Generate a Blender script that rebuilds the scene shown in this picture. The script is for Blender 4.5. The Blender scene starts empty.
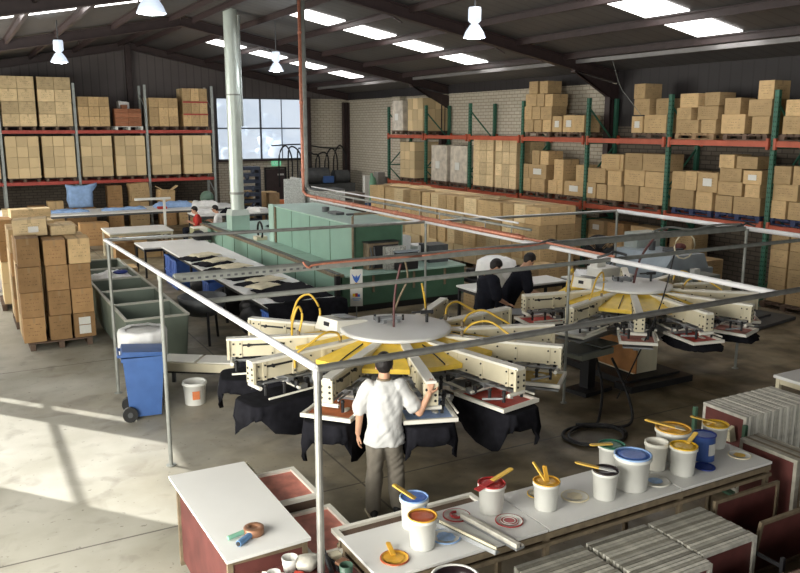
import bpy, bmesh, math, random
from mathutils import Vector, Matrix, noise
random.seed(11)
PI = math.pi
R_ = math.radians
scn = bpy.context.scene
COL = scn.collection

# ---------------------------------------------------------------- camera, world, sun, area lights, exposure
cd = bpy.data.cameras.new('camera'); cam = bpy.data.objects.new('camera', cd); COL.objects.link(cam)
cam.location = (0, 0, 3.9)
cam.rotation_euler = (R_(90 - 11.31), 0, -R_(28.9))
cd.sensor_width = 36; cd.lens = 36.0; cd.clip_end = 300; cd.clip_start = 0.05
scn.camera = cam
wd = bpy.data.worlds.new('world'); scn.world = wd; wd.use_nodes = True
wn = wd.node_tree.nodes; bg = wn['Background']
bg.inputs[0].default_value = (0.80, 0.90, 1.0, 1); bg.inputs[1].default_value = .2
sd = bpy.data.lights.new('sun', 'SUN'); sd.energy = 5.0; sd.angle = R_(0.45); sd.color = (1, .98, .94)
so = bpy.data.objects.new('sun', sd); COL.objects.link(so)
sdir = Vector((.637 * math.cos(R_(25.5)), -.771 * math.cos(R_(25.5)), -math.sin(R_(25.5))))
so.rotation_euler = sdir.to_track_quat('-Z', 'Y').to_euler(); so.location = (-10, 20, 12)
def area(name, loc, target, sx, sy, e, col):
    l = bpy.data.lights.new(name, 'AREA'); l.shape = 'RECTANGLE'; l.size = sx; l.size_y = sy; l.energy = e; l.color = col
    o = bpy.data.objects.new(name, l); COL.objects.link(o); o.location = loc
    o.rotation_euler = (Vector(target) - Vector(loc)).to_track_quat('-Z', 'Y').to_euler()
    return o
area('daylight_left_door', (-3.0, 4.5, 2.4), (6, 9.0, 0.9), 6, 4.0, 600, (1.0, .97, .88))
area('daylight_front_door', (3.5, -7.5, 2.8), (5, 12, 1.5), 11, 4.2, 150, (1.0, .96, .86))
area('far_left_fill', (-3.1, 22.0, 3.0), (9, 20.5, 1.6), 13, 4.0, 900, (1.0, .97, .88))  # added fill lamp for the far racks; the wall behind it is closed
scn.view_settings.view_transform = 'Standard'; scn.view_settings.look = 'None'
scn.view_settings.gamma = 1; scn.view_settings.use_curve_mapping = False
scn.view_settings.exposure = 1.0

# ---------------------------------------------------------------- materials
MATS = {}
def pm(name, col, rough=.6, metal=0.0, var=.12, scale=6, bump=0.0, spec=.4, emit=None, es=0, alpha=None, trans=0, objrand=0.0, wet=None):
    if name in MATS: return MATS[name]
    m = bpy.data.materials.new(name); m.use_nodes = True; nt = m.node_tree; N = nt.nodes; L = nt.links
    b = N['Principled BSDF']; b.inputs['Roughness'].default_value = rough; b.inputs['Metallic'].default_value = metal
    b.inputs['Specular IOR Level'].default_value = spec
    if emit: b.inputs['Emission Color'].default_value = (*emit, 1); b.inputs['Emission Strength'].default_value = es
    if trans: b.inputs['Transmission Weight'].default_value = trans
    if alpha is not None: b.inputs['Alpha'].default_value = alpha
    c = (*col, 1)
    tc = N.new('ShaderNodeTexCoord'); nz = N.new('ShaderNodeTexNoise'); nz.inputs['Scale'].default_value = scale; nz.inputs['Detail'].default_value = 5
    L.new(tc.outputs['Object'], nz.inputs['Vector'])
    rp = N.new('ShaderNodeMapRange'); rp.inputs['From Min'].default_value = .3; rp.inputs['From Max'].default_value = .7
    rp.inputs['To Min'].default_value = 1 - var; rp.inputs['To Max'].default_value = 1 + var * .6
    L.new(nz.outputs['Fac'], rp.inputs['Value'])
    hv = N.new('ShaderNodeHueSaturation'); hv.inputs['Color'].default_value = c
    last = rp.outputs['Result']
    if objrand:
        oi = N.new('ShaderNodeObjectInfo'); r2 = N.new('ShaderNodeMapRange')
        r2.inputs['To Min'].default_value = 1 - objrand; r2.inputs['To Max'].default_value = 1 + objrand
        L.new(oi.outputs['Random'], r2.inputs['Value'])
        mm = N.new('ShaderNodeMath'); mm.operation = 'MULTIPLY'; L.new(last, mm.inputs[0]); L.new(r2.outputs['Result'], mm.inputs[1]); last = mm.outputs[0]
    L.new(last, hv.inputs['Value']); L.new(hv.outputs['Color'], b.inputs['Base Color'])
    if bump:
        bp = N.new('ShaderNodeBump'); bp.inputs['Strength'].default_value = bump; bp.inputs['Distance'].default_value = .02
        L.new(nz.outputs['Fac'], bp.inputs['Height']); L.new(bp.outputs['Normal'], b.inputs['Normal'])
    MATS[name] = m; return m

def nodes_of(m): return m.node_tree.nodes, m.node_tree.links, m.node_tree.nodes['Principled BSDF']
def mathn(N, L, op, a, b=None):
    n = N.new('ShaderNodeMath'); n.operation = op
    for i, v in enumerate((a, b)):
        if v is None: continue
        if isinstance(v, (int, float)): n.inputs[i].default_value = v
        else: L.new(v, n.inputs[i])
    return n.outputs[0]
def mixc(N, L, f, a, b):
    n = N.new('ShaderNodeMix'); n.data_type = 'RGBA'
    if isinstance(f, (int, float)): n.inputs[0].default_value = f
    else: L.new(f, n.inputs[0])
    for i, v in ((6, a), (7, b)):
        if isinstance(v, tuple): n.inputs[i].default_value = (*v, 1)
        else: L.new(v, n.inputs[i])
    return n.outputs[2]

def cardboard(name, col, printed=True):
    m = bpy.data.materials.new(name); m.use_nodes = True; N, L, b = nodes_of(m)
    b.inputs['Roughness'].default_value = .8; b.inputs['Specular IOR Level'].default_value = .2
    tc = N.new('ShaderNodeTexCoord'); sx = N.new('ShaderNodeSeparateXYZ'); L.new(tc.outputs['Generated'], sx.inputs[0])
    oi = N.new('ShaderNodeObjectInfo')
    ob = N.new('ShaderNodeTexNoise'); ob.inputs['Scale'].default_value = 3; ob.inputs['Detail'].default_value = 4
    av = N.new('ShaderNodeVectorMath'); av.operation = 'ADD'; L.new(tc.outputs['Generated'], av.inputs[0]); L.new(oi.outputs['Location'], av.inputs[1]); L.new(av.outputs[0], ob.inputs['Vector'])
    # brightness: per carton and mottling
    r2 = N.new('ShaderNodeMapRange'); r2.inputs['To Min'].default_value = .70; r2.inputs['To Max'].default_value = 1.22; L.new(oi.outputs['Random'], r2.inputs['Value'])
    r3 = N.new('ShaderNodeMapRange'); r3.inputs['From Min'].default_value = .3; r3.inputs['From Max'].default_value = .7; r3.inputs['To Min'].default_value = .88; r3.inputs['To Max'].default_value = 1.08; L.new(ob.outputs['Fac'], r3.inputs['Value'])
    v = mathn(N, L, 'MULTIPLY', r2.outputs[0], r3.outputs[0])
    hs = N.new('ShaderNodeHueSaturation'); hs.inputs['Color'].default_value = (*col, 1); L.new(v, hs.inputs['Value'])
    c = hs.outputs[0]
    if printed:
        # rows of small print: thin bands in z broken by noise
        zz = mathn(N, L, 'MULTIPLY', sx.outputs[2], 7.0); fr = mathn(N, L, 'FRACT', zz)
        band = mathn(N, L, 'LESS_THAN', fr, .22)
        lo = mathn(N, L, 'GREATER_THAN', sx.outputs[2], .2); hi = mathn(N, L, 'LESS_THAN', sx.outputs[2], .75)
        n2 = N.new('ShaderNodeTexNoise'); n2.inputs['Scale'].default_value = 9; n2.inputs['Detail'].default_value = 1
        mp = N.new('ShaderNodeMapping'); mp.inputs['Scale'].default_value = (2.2, 2.2, .7); L.new(av.outputs[0], mp.inputs[0]); L.new(mp.outputs[0], n2.inputs['Vector'])
        w = mathn(N, L, 'GREATER_THAN', n2.outputs['Fac'], .53)
        # within the middle of the face
        ax = mathn(N, L, 'ABSOLUTE', mathn(N, L, 'SUBTRACT', sx.outputs[0], .5)); ay = mathn(N, L, 'ABSOLUTE', mathn(N, L, 'SUBTRACT', sx.outputs[1], .5))
        mn = mathn(N, L, 'MINIMUM', ax, ay); mid = mathn(N, L, 'LESS_THAN', mn, .32)
        f = band
        for q in (lo, hi, w, mid): f = mathn(N, L, 'MULTIPLY', f, q)
        f = mathn(N, L, 'MULTIPLY', f, .55)
        c = mixc(N, L, f, c, (.07, .045, .03))
        # tape down the middle of top and end faces
        tp = mathn(N, L, 'LESS_THAN', ax, .055); up = mathn(N, L, 'GREATER_THAN', sx.outputs[2], .78)
        c = mixc(N, L, mathn(N, L, 'MULTIPLY', mathn(N, L, 'MULTIPLY', tp, up), .5), c, (.30, .21, .12))
    L.new(c, b.inputs['Base Color'])
    bp = N.new('ShaderNodeBump'); bp.inputs['Strength'].default_value = .25; bp.inputs['Distance'].default_value = .02; L.new(ob.outputs['Fac'], bp.inputs['Height']); L.new(bp.outputs[0], b.inputs['Normal'])
    MATS[name] = m; return m
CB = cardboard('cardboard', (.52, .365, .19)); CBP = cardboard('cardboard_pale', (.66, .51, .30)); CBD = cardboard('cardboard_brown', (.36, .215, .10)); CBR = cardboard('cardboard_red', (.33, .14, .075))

def mass_mat():
    m = bpy.data.materials.new('cardboard_mass'); m.use_nodes = True; N, L, b = nodes_of(m); b.inputs['Roughness'].default_value = .8
    g = N.new('ShaderNodeNewGeometry'); r = N.new('ShaderNodeMapRange'); r.inputs['To Min'].default_value = .8; r.inputs['To Max'].default_value = 1.15; L.new(g.outputs['Random Per Island'], r.inputs['Value'])
    h = N.new('ShaderNodeHueSaturation'); h.inputs['Color'].default_value = (.64, .49, .28, 1); L.new(r.outputs[0], h.inputs['Value']); L.new(h.outputs[0], b.inputs['Base Color']); return m
CBM = mass_mat()
def brick(name, c1, c2, mortar, sc=1.0):
    m = bpy.data.materials.new(name); m.use_nodes = True; N, L, b = nodes_of(m); b.inputs['Roughness'].default_value = .85
    tc = N.new('ShaderNodeTexCoord'); sx = N.new('ShaderNodeSeparateXYZ'); L.new(tc.outputs['Object'], sx.inputs[0])
    cx = N.new('ShaderNodeCombineXYZ'); L.new(mathn(N, L, 'ADD', sx.outputs[0], sx.outputs[1]), cx.inputs[0]); L.new(sx.outputs[2], cx.inputs[1])
    bt = N.new('ShaderNodeTexBrick'); bt.inputs['Scale'].default_value = sc; bt.inputs['Brick Width'].default_value = .30; bt.inputs['Row Height'].default_value = .11; bt.inputs['Mortar Size'].default_value = .012
    bt.inputs['Color1'].default_value = (*c1, 1); bt.inputs['Color2'].default_value = (*c2, 1); bt.inputs['Mortar'].default_value = (*mortar, 1)
    L.new(cx.outputs[0], bt.inputs['Vector']); L.new(bt.outputs['Color'], b.inputs['Base Color'])
    bp = N.new('ShaderNodeBump'); bp.inputs['Strength'].default_value = .6; bp.inputs['Distance'].default_value = .01; bp.invert = True; L.new(bt.outputs['Fac'], bp.inputs['Height']); L.new(bp.outputs[0], b.inputs['Normal'])
    return m
BRICK = brick('cream_painted_brick', (.56, .51, .42), (.50, .45, .36), (.30, .26, .20))
BRICKB = brick('brown_and_shade_brick', (.14, .115, .09), (.11, .09, .07), (.06, .05, .04))  # dark brick; on the near right wall its darkness paints shade
def ribbed(name, col, axis, period, depth=.5):
    m = bpy.data.materials.new(name); m.use_nodes = True; N, L, b = nodes_of(m); b.inputs['Roughness'].default_value = .6
    tc = N.new('ShaderNodeTexCoord'); sx = N.new('ShaderNodeSeparateXYZ'); L.new(tc.outputs['Object'], sx.inputs[0])
    fr = mathn(N, L, 'FRACT', mathn(N, L, 'DIVIDE', sx.outputs[axis], period)); f = mathn(N, L, 'LESS_THAN', fr, .14)
    nz = N.new('ShaderNodeTexNoise'); nz.inputs['Scale'].default_value = 1.3; nz.inputs['Detail'].default_value = 6; L.new(tc.outputs['Object'], nz.inputs['Vector'])
    a = mixc(N, L, nz.outputs['Fac'], tuple(x * .75 for x in col), tuple(x * 1.25 for x in col))
    L.new(mixc(N, L, mathn(N, L, 'MULTIPLY', f, depth), a, tuple(x * .35 for x in col)), b.inputs['Base Color'])
    return m
CLAD = ribbed('dark_ribbed_cladding', (.10, .085, .085), 0, .32)
CLADY = ribbed('shade_dark_wall_sheet', (.026, .022, .024), 1, .32)  # very dark sheet; its near stretch stands in for shade on the wall
ROOF = ribbed('grey_roof_sheet', (.085, .078, .076), 1, .38, .45)

def floor_mat():
    m = bpy.data.materials.new('worn_concrete'); m.use_nodes = True; N, L, b = nodes_of(m)
    tc = N.new('ShaderNodeTexCoord'); O = tc.outputs['Object']
    def nz(s, d, dist=0):
        n = N.new('ShaderNodeTexNoise'); n.inputs['Scale'].default_value = s; n.inputs['Detail'].default_value = d; n.inputs['Distortion'].default_value = dist * .35; L.new(O, n.inputs['Vector']); return n.outputs['Fac']
    def rng(v, a, bb, c=0, d=1):
        r = N.new('ShaderNodeMapRange'); r.inputs[1].default_value = a; r.inputs[2].default_value = bb; r.inputs[3].default_value = c; r.inputs[4].default_value = d; L.new(v, r.inputs[0]); return r.outputs[0]
    sx = N.new('ShaderNodeSeparateXYZ'); L.new(O, sx.inputs[0])
    a = mixc(N, L, rng(nz(.9, 8, .4), .35, .65), (.33, .315, .255), (.45, .435, .375))
    # stains, plus light painted in: slab pale at left, brown in the press bay
    wear_and_light = rng(mathn(N, L, 'ADD', sx.outputs[0], mathn(N, L, 'MULTIPLY', nz(.5, 4, .6), 2.4)), 2.2, 5.6)
    a = mixc(N, L, wear_and_light, a, mixc(N, L, rng(nz(1.7, 8, .8), .38, .62), (.10, .078, .044), (.27, .22, .14)))
    st = rng(nz(2.3, 9, 1.2), .54, .70); a = mixc(N, L, mathn(N, L, 'MULTIPLY', st, .35), a, (.07, .05, .03))
    sp = rng(nz(14, 3), .66, .72); a = mixc(N, L, mathn(N, L, 'MULTIPLY', sp, .5), a, (.05, .04, .03))
    f = None
    for ax, off, per in ((0, 3.65, 5.9), (1, 7.5, 6.4)):
        v = mathn(N, L, 'ABSOLUTE', mathn(N, L, 'SUBTRACT', mathn(N, L, 'FRACT', mathn(N, L, 'ADD', mathn(N, L, 'DIVIDE', mathn(N, L, 'SUBTRACT', sx.outputs[ax], off), per), .5 + 20)), .5))
        k = mathn(N, L, 'LESS_THAN', v, .012 / per); f = k if f is None else mathn(N, L, 'MAXIMUM', f, k)
    a = mixc(N, L, mathn(N, L, 'MULTIPLY', f, .75), a, (.05, .042, .035))
    L.new(a, b.inputs['Base Color']); L.new(rng(nz(2.1, 5), .3, .7, .38, .75), b.inputs['Roughness'])
    bp = N.new('ShaderNodeBump'); bp.inputs['Strength'].default_value = .12; bp.inputs['Distance'].default_value = .02; L.new(nz(6, 8), bp.inputs['Height']); L.new(bp.outputs[0], b.inputs['Normal'])
    return m
FLOOR = floor_mat()

STEEL = pm('dark_brown_steel', (.042, .027, .027), .5, 0, .2)
GALV = pm('galvanised_pipe', (.38, .38, .36), .38, .75, .2, 9)
GALVD = pm('dull_grey_green_pipe', (.25, .26, .24), .5, .3, .2, 9)
WHITEPIPE = pm('white_painted_pipe', (.72, .72, .74), .4, .1, .08)
COPPER = pm('copper_red_pipe', (.50, .20, .13), .45, .3, .25, 20)
DUCT = pm('pale_green_duct', (.52, .58, .54), .4, .3, .06, 3)
GREEN = pm('pale_green_enamel', (.215, .36, .29), .45, 0, .08, 2)
GREENTOP = pm('pale_green_top', (.34, .49, .42), .4, 0, .10, 2)
GREEND = pm('dark_green_enamel', (.055, .12, .075), .5, 0, .15, 4)
RACKG = pm('green_upright', (.035, .13, .085), .5, 0, .15, 8)
RACKO = pm('orange_beam', (.43, .09, .045), .5, 0, .15, 4)
RACKR = pm('red_beam', (.40, .065, .05), .5, 0, .15, 4)
GREYM = pm('grey_upright', (.34, .37, .36), .5, .2, .15, 8)
CREAM = pm('cream_machine_paint', (.63, .575, .42), .45, 0, .10, 5)
CREAMT = pm('pale_cream_cap', (.78, .76, .68), .4, 0, .06, 5)
YEL = pm('yellow_panel', (.86, .60, .08), .5, 0, .12, 8)
YELH = pm('yellow_hose', (.62, .40, .05), .45, 0, .15, 10)
BLACK = pm('black_metal', (.018, .018, .02), .5, .1, .2)
DGREY = pm('dark_grey_metal', (.09, .095, .10), .5, .3, .2)
MGREY = pm('mid_grey_metal', (.28, .29, .30), .45, .4, .2)
WHITE = pm('white_laminate', (.70, .70, .68), .4, 0, .04, 2)
WHITEP = pm('white_plastic', (.66, .66, .62), .4, 0, .05, 5)
CLOTHB = pm('black_cotton', (.013, .013, .017), .95, 0, .3, 12, .3, .1)
CREAMC = pm('cream_cotton', (.66, .60, .44), .95, 0, .1, 12, .3, .1)
WHITEC = pm('white_cotton', (.78, .78, .77), .95, 0, .08, 8, .4, .1)
BLUEC = pm('pale_blue_cloth', (.28, .42, .68), .9, 0, .15, 8, .4, .1)
BLUEP = pm('blue_plastic', (.05, .115, .31), .4, 0, .12, 5)
BLUEB = pm('strong_blue_plastic', (.06, .13, .42), .4, 0, .2, 9)
SKIN = pm('skin', (.55, .31, .20), .55, 0, .06, 8)
HAIR = pm('black_hair', (.012, .009, .009), .6, 0, .3, 30, .4)
WOOD = pm('worn_timber', (.36, .24, .13), .7, 0, .25, 7)
WOODD = pm('dark_timber', (.13, .085, .06), .7, 0, .25, 7)
PALB = pm('blue_pallet_paint', (.035, .05, .12), .7, 0, .3, 7)
BROWNF = pm('brown_frame_edge', (.20, .155, .10), .6, .1, .3, 12)
ALU = pm('aluminium_edge', (.60, .58, .51), .5, .1, .25, 14, objrand=.2)
ALUG = pm('dull_aluminium', (.34, .325, .27), .5, .1, .25, 14, objrand=.25)
REDM = pm('red_screen_mesh', (.58, .06, .035), .55, 0, .25, 12)
ORM = pm('orange_screen_mesh', (.62, .19, .07), .55, 0, .25, 9)
PINKM = pm('pink_screen_mesh', (.60, .22, .17), .55, 0, .3, 9)
BLUM = pm('blue_screen_mesh', (.36, .50, .82), .55, 0, .2, 9)
YELM = pm('yellow_screen_mesh', (.62, .42, .06), .5, 0, .2, 9)
RUST = pm('dark_red_panel', (.115, .032, .028), .6, 0, .3, 5)
BINM = pm('grey_green_bin', (.155, .19, .155), .6, .1, .12, 3)
BINR = pm('bin_rim', (.48, .48, .42), .5, .3, .1)
WRAP = pm('stretch_wrap', (.62, .56, .47), .25, 0, .3, 5, .5)
ORBOX = pm('orange_brown_panel', (.42, .19, .06), .6, 0, .3, 4)
GREYB = pm('blue_grey_machine', (.30, .35, .39), .4, .1, .15, 3)
DOORM = pm('dark_brown_door', (.055, .04, .04), .5, 0, .15)
RUBBER = pm('black_rubber', (.012, .012, .012), .6, 0, .2)
TROU = pm('grey_brown_trousers', (.20, .18, .15), .9, 0, .15, 6, .5, .1)
NAVY = pm('near_black_cotton', (.014, .015, .022), .95, 0, .2, 10, .3, .1)
TEE = pm('grey_white_cotton', (.56, .56, .55), .95, 0, .08, 8, .4, .1)
REDC = pm('red_cotton', (.45, .05, .04), .9, 0, .15, 8, .3, .1)
PAINT = {'blue': pm('blue_ink', (.05, .14, .50), .3, 0, .15, 12), 'pale_blue': pm('pale_blue_ink', (.27, .43, .72), .4, 0, .25, 18), 'rust': pm('rust_ink', (.42, .085, .03), .35, 0, .2, 12),
         'red': pm('red_ink', (.38, .025, .025), .35, 0, .25, 12), 'yellow': pm('yellow_ink', (.68, .42, .02), .35, 0, .15, 12), 'ochre': pm('ochre_ink', (.66, .36, .04), .35, 0, .25, 12),
         'black': pm('black_ink', (.02, .012, .014), .3, 0, .2, 12), 'green': pm('green_ink', (.03, .16, .10), .35, 0, .25, 12), 'cream': pm('cream_ink', (.76, .68, .47), .5, 0, .15, 12), 'navy': pm('navy_ink', (.02, .04, .22), .35, 0, .2, 12)}
BRONZE = pm('bronze_tape', (.28, .14, .08), .4, .3, .2)
TEAL = pm('green_grip', (.20, .42, .30), .5)
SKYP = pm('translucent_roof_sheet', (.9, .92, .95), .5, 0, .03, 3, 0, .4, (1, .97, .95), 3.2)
LAMPB = pm('lamp_glow', (1, 1, 1), .5, 0, 0, 3, 0, .4, (.88, .94, 1.0), 14.0)
LAMPH = pm('pale_lamp_housing', (.6, .66, .72), .4, .1, .05, 3, 0, .4, (.7, .82, 1), .35)
EXITM = pm('exit_sign_green', (.10, .36, .20), .5, 0, .05, 3, 0, .4, (.2, .7, .4), .35)

# ---------------------------------------------------------------- mesh helpers
class M:
    def __init__(s): s.bm = bmesh.new(); s.mi = 0
    def _fin(s, vs, mi=None):
        fs = set()
        for v in vs:
            for f in v.link_faces: fs.add(f)
        for f in fs: f.material_index = s.mi if mi is None else mi
        return vs
    def box(s, c, d, rz=0, rot=None, bev=0):
        r = bmesh.ops.create_cube(s.bm, size=1); vs = r['verts']
        mt = Matrix.Diagonal((d[0], d[1], d[2], 1))
        rm = rot.to_4x4() if rot is not None else Matrix.Rotation(rz, 4, 'Z')
        bmesh.ops.transform(s.bm, matrix=Matrix.Translation(c) @ rm @ mt, verts=vs)
        s._fin(vs)
        if bev:
            es = list({e for v in vs for e in v.link_edges})
            b = bmesh.ops.bevel(s.bm, geom=es, offset=bev, segments=2, affect='EDGES', profile=.6)
            for f in b['faces']: f.material_index = s.mi
        return s
    def bar(s, p, q, w, h):           # box beam from p to q
        p, q = Vector(p), Vector(q); d = q - p
        rot = d.to_track_quat('X', 'Z').to_matrix()
        return s.box((p + q) / 2, (d.length, w, h), rot=rot)
    def cyl(s, p, q, r, r2=None, n=12):
        p, q = Vector(p), Vector(q); d = q - p
        rr = bmesh.ops.create_cone(s.bm, cap_ends=True, segments=n, radius1=r, radius2=r if r2 is None else r2, depth=d.length)
        bmesh.ops.transform(s.bm, matrix=Matrix.Translation((p + q) / 2) @ d.to_track_quat('Z', 'Y').to_matrix().to_4x4(), verts=rr['verts'])
        s._fin(rr['verts']); return s
    def tube(s, pts, r, n=8, smooth_n=0):
        pts = [Vector(p) for p in pts]
        if smooth_n:
            out = []
            P = [pts[0]] + pts + [pts[-1]]
            for i in range(1, len(P) - 2):
                for k in range(smooth_n):
                    t = k / smooth_n; a, b, c, d = P[i - 1], P[i], P[i + 1], P[i + 2]
                    out.append(.5 * ((2 * b) + (c - a) * t + (2 * a - 5 * b + 4 * c - d) * t * t + (3 * b - a - 3 * c + d) * t ** 3))
            out.append(pts[-1]); pts = out
        rings = []
        for i, p in enumerate(pts):
            t = (pts[min(i + 1, len(pts) - 1)] - pts[max(i - 1, 0)]).normalized()
            ref = Vector((0, 0, 1)) if abs(t.z) < .95 else Vector((1, 0, 0))
            u = t.cross(ref).normalized(); v = t.cross(u)
            rr = r if not isinstance(r, (list, tuple)) else r[i]
            rings.append([s.bm.verts.new(p + (u * math.cos(a) + v * math.sin(a)) * rr) for a in [2 * PI * k / n for k in range(n)]])
        for a, b in zip(rings, rings[1:]):
            for k in range(n):
                f = s.bm.faces.new((a[k], a[(k + 1) % n], b[(k + 1) % n], b[k])); f.material_index = s.mi; f.smooth = True
        for rg in (rings[0], rings[-1]):
            f = s.bm.faces.new(rg); f.material_index = s.mi
        return s
    def lathe(s, prof, c=(0, 0, 0), n=24, sy=1.0, close=True):
        c = Vector(c); rings = []
        for (r, z) in prof: rings.append([s.bm.verts.new(c + Vector((r * math.cos(2 * PI * k / n), sy * r * math.sin(2 * PI * k / n), z))) for k in range(n)])
        for a, b in zip(rings, rings[1:]):
            for k in range(n):
                f = s.bm.faces.new((a[k], a[(k + 1) % n], b[(k + 1) % n], b[k])); f.material_index = s.mi; f.smooth = True
        if close:
            for rg in (rings[0], rings[-1]):
                f = s.bm.faces.new(rg); f.material_index = s.mi
        return s
    def prism(s, poly, z0, z1):        # poly list of (x,y)
        a = [s.bm.verts.new((x, y, z0)) for x, y in poly]; b = [s.bm.verts.new((x, y, z1)) for x, y in poly]; n = len(poly)
        fs = [s.bm.faces.new(a), s.bm.faces.new(b)] + [s.bm.faces.new((a[k], a[(k + 1) % n], b[(k + 1) % n], b[k])) for k in range(n)]
        for f in fs: f.material_index = s.mi
        return s
    def hexa(s, pts):                  # 8 points: bottom 4, top 4
        v = [s.bm.verts.new(p) for p in pts]
        for q in ((0, 1, 2, 3), (4, 5, 6, 7), (0, 1, 5, 4), (1, 2, 6, 5), (2, 3, 7, 6), (3, 0, 4, 7)):
            f = s.bm.faces.new([v[i] for i in q]); f.material_index = s.mi
        return s
    def ball(s, c, r, sc=(1, 1, 1), n=12):
        rr = bmesh.ops.create_uvsphere(s.bm, u_segments=n, v_segments=max(6, n // 2 + 2), radius=r)
        bmesh.ops.transform(s.bm, matrix=Matrix.Translation(c) @ Matrix.Diagonal((*sc, 1)), verts=rr['verts'])
        for v in rr['verts']:
            for f in v.link_faces: f.smooth = True; f.material_index = s.mi
        return s
    def mesh(s, name, mats):
        bmesh.ops.recalc_face_normals(s.bm, faces=s.bm.faces[:])
        me = bpy.data.meshes.new(name); s.bm.to_mesh(me); s.bm.free()
        for m in (mats if isinstance(mats, (list, tuple)) else [mats]): me.materials.append(m)
        return me
def obj(name, m, mats, parent=None, loc=(0, 0, 0), rz=0):
    me = m if isinstance(m, bpy.types.Mesh) else m.mesh(name, mats)
    o = bpy.data.objects.new(name, me); COL.objects.link(o); o.location = loc; o.rotation_euler = (0, 0, rz)
    if parent: o.parent = parent
    return o
def thing(name, label, cat, loc=(0, 0, 0), rz=0, group=None):
    o = bpy.data.objects.new(name, None); COL.objects.link(o); o.location = loc; o.rotation_euler = (0, 0, rz)
    return tag(o, label, cat, group)
def tag(o, label, cat, group=None):
    o['label'] = label; o['category'] = cat
    if group: o['group'] = group
    return o
def struct(name, m, mats, loc=(0, 0, 0)):
    o = obj(name, m, mats, loc=loc); o['kind'] = 'structure'; return o
KIDS = {}
def dup(o, loc=None, rz=None, label=None, group=None, parent=None):
    c = o.copy(); COL.objects.link(c)
    if parent: c.parent = parent
    if loc is not None: c.location = loc
    if rz is not None: c.rotation_euler = (c.rotation_euler[0], c.rotation_euler[1], rz)
    if label: c['label'] = label
    if group: c['group'] = group
    for ch in [x for x in COL.objects if x.parent == o]: dup(ch, parent=c)
    return c
ORD = ['first', 'second', 'third', 'fourth', 'fifth', 'sixth', 'seventh', 'eighth', 'ninth', 'tenth', 'eleventh', 'twelfth', 'thirteenth', 'fourteenth', 'fifteenth', 'sixteenth', 'seventeenth', 'eighteenth', 'nineteenth', 'twentieth',
       'twenty-first', 'twenty-second', 'twenty-third', 'twenty-fourth', 'twenty-fifth', 'twenty-sixth', 'twenty-seventh', 'twenty-eighth']

# ---------------------------------------------------------------- structure
XW, YW, XL = 16.45, 35.0, -3.25
RX, RZ, SL = 6.6, 7.3, .19
def roofz(x): return RZ - SL * abs(x - RX)
m = M(); m.box((6.6, 14, -.1), (21, 46, .2)); struct('floor', m, FLOOR)
# right wall: brick, sheet above the eave; near part coloured dark for shade
m = M(); m.box((XW + .12, 26.6, 2.55), (.24, 18.7, 5.1)); struct('wall_right', m, BRICK)
m = M(); m.box((XW + .12, 4.6, 1.95), (.24, 25.3, 3.9)); struct('wall_right_painted_shade', m, BRICKB)
m = M(); m.box((XW + .12, 4.6, 4.70), (.24, 25.3, 1.6)); m.box((XW + .12, 26.6, 5.30), (.24, 18.7, .40)); struct('wall_right_cladding_and_shade', m, CLADY)
# back wall pieces
m = M()
m.box((12.2, YW + .1, 1.2), (4.0, .2, 2.4))
m.box(((14.2 + XW) / 2, YW + .1, 2.57), (XW - 14.2, .2, 5.15))
struct('wall_back', m, BRICK)
m = M(); m.box(((XL + 10.2) / 2, YW + .1, 1.2), (10.2 - XL, .2, 2.4)); struct('wall_back_brown', m, BRICKB)
m = M()
m.box(((XL + 10.2) / 2, YW + .1, 3.78), (10.2 - XL, .2, 2.74))
# gable above 5.15
v = [(XL, YW, 5.15), (XW, YW, 5.15), (XW, YW + .2, 5.15), (XL, YW + .2, 5.15)]
g = [(XL, 5.15), (XW, 5.15), (XW, roofz(XW)), (RX, RZ), (XL, roofz(XL))]
a = [m.bm.verts.new((x, YW, z)) for x, z in g]; b = [m.bm.verts.new((x, YW + .2, z)) for x, z in g]
m.bm.faces.new(a); m.bm.faces.new(b)
for k in range(5): m.bm.faces.new((a[k], a[(k + 1) % 5], b[(k + 1) % 5], b[k]))
struct('wall_back_cladding', m, CLAD)
# left wall with window openings that let the sun in, and door openings
m = M()
def lw(y0, y1, z0, z1, t=.05): m.box((XL - t / 2, (y0 + y1) / 2, (z0 + z1) / 2), (t, y1 - y0, z1 - z0))
lw(-8, -3, 0, 5.3); lw(7.5, 13.4, 0, 5.3); lw(-3, 7.5, 4.4, 5.3); lw(13.4, 16.97, 4.0, 5.3); lw(13.4, 16.97, 0, 1.0)
lw(16.13, 16.70, 1.0, 4.0); lw(13.4, 16.97, 3.05, 3.11); lw(16.97, 35, 0, 5.3)
struct('wall_left', m, BRICK)
# roof sheets
m = M()
for sx in (1, -1):
    x0, x1 = (RX, XW + .3) if sx == 1 else (XL - .3, RX)
    z0, z1 = roofz(x0), roofz(x1)
    m.hexa([(x0, -8, z0), (x1, -8, z1), (x1, 35.2, z1), (x0, 35.2, z0), (x0, -8, z0 + .06), (x1, -8, z1 + .06), (x1, 35.2, z1 + .06), (x0, 35.2, z0 + .06)])
struct('ceiling', m, ROOF)
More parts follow.
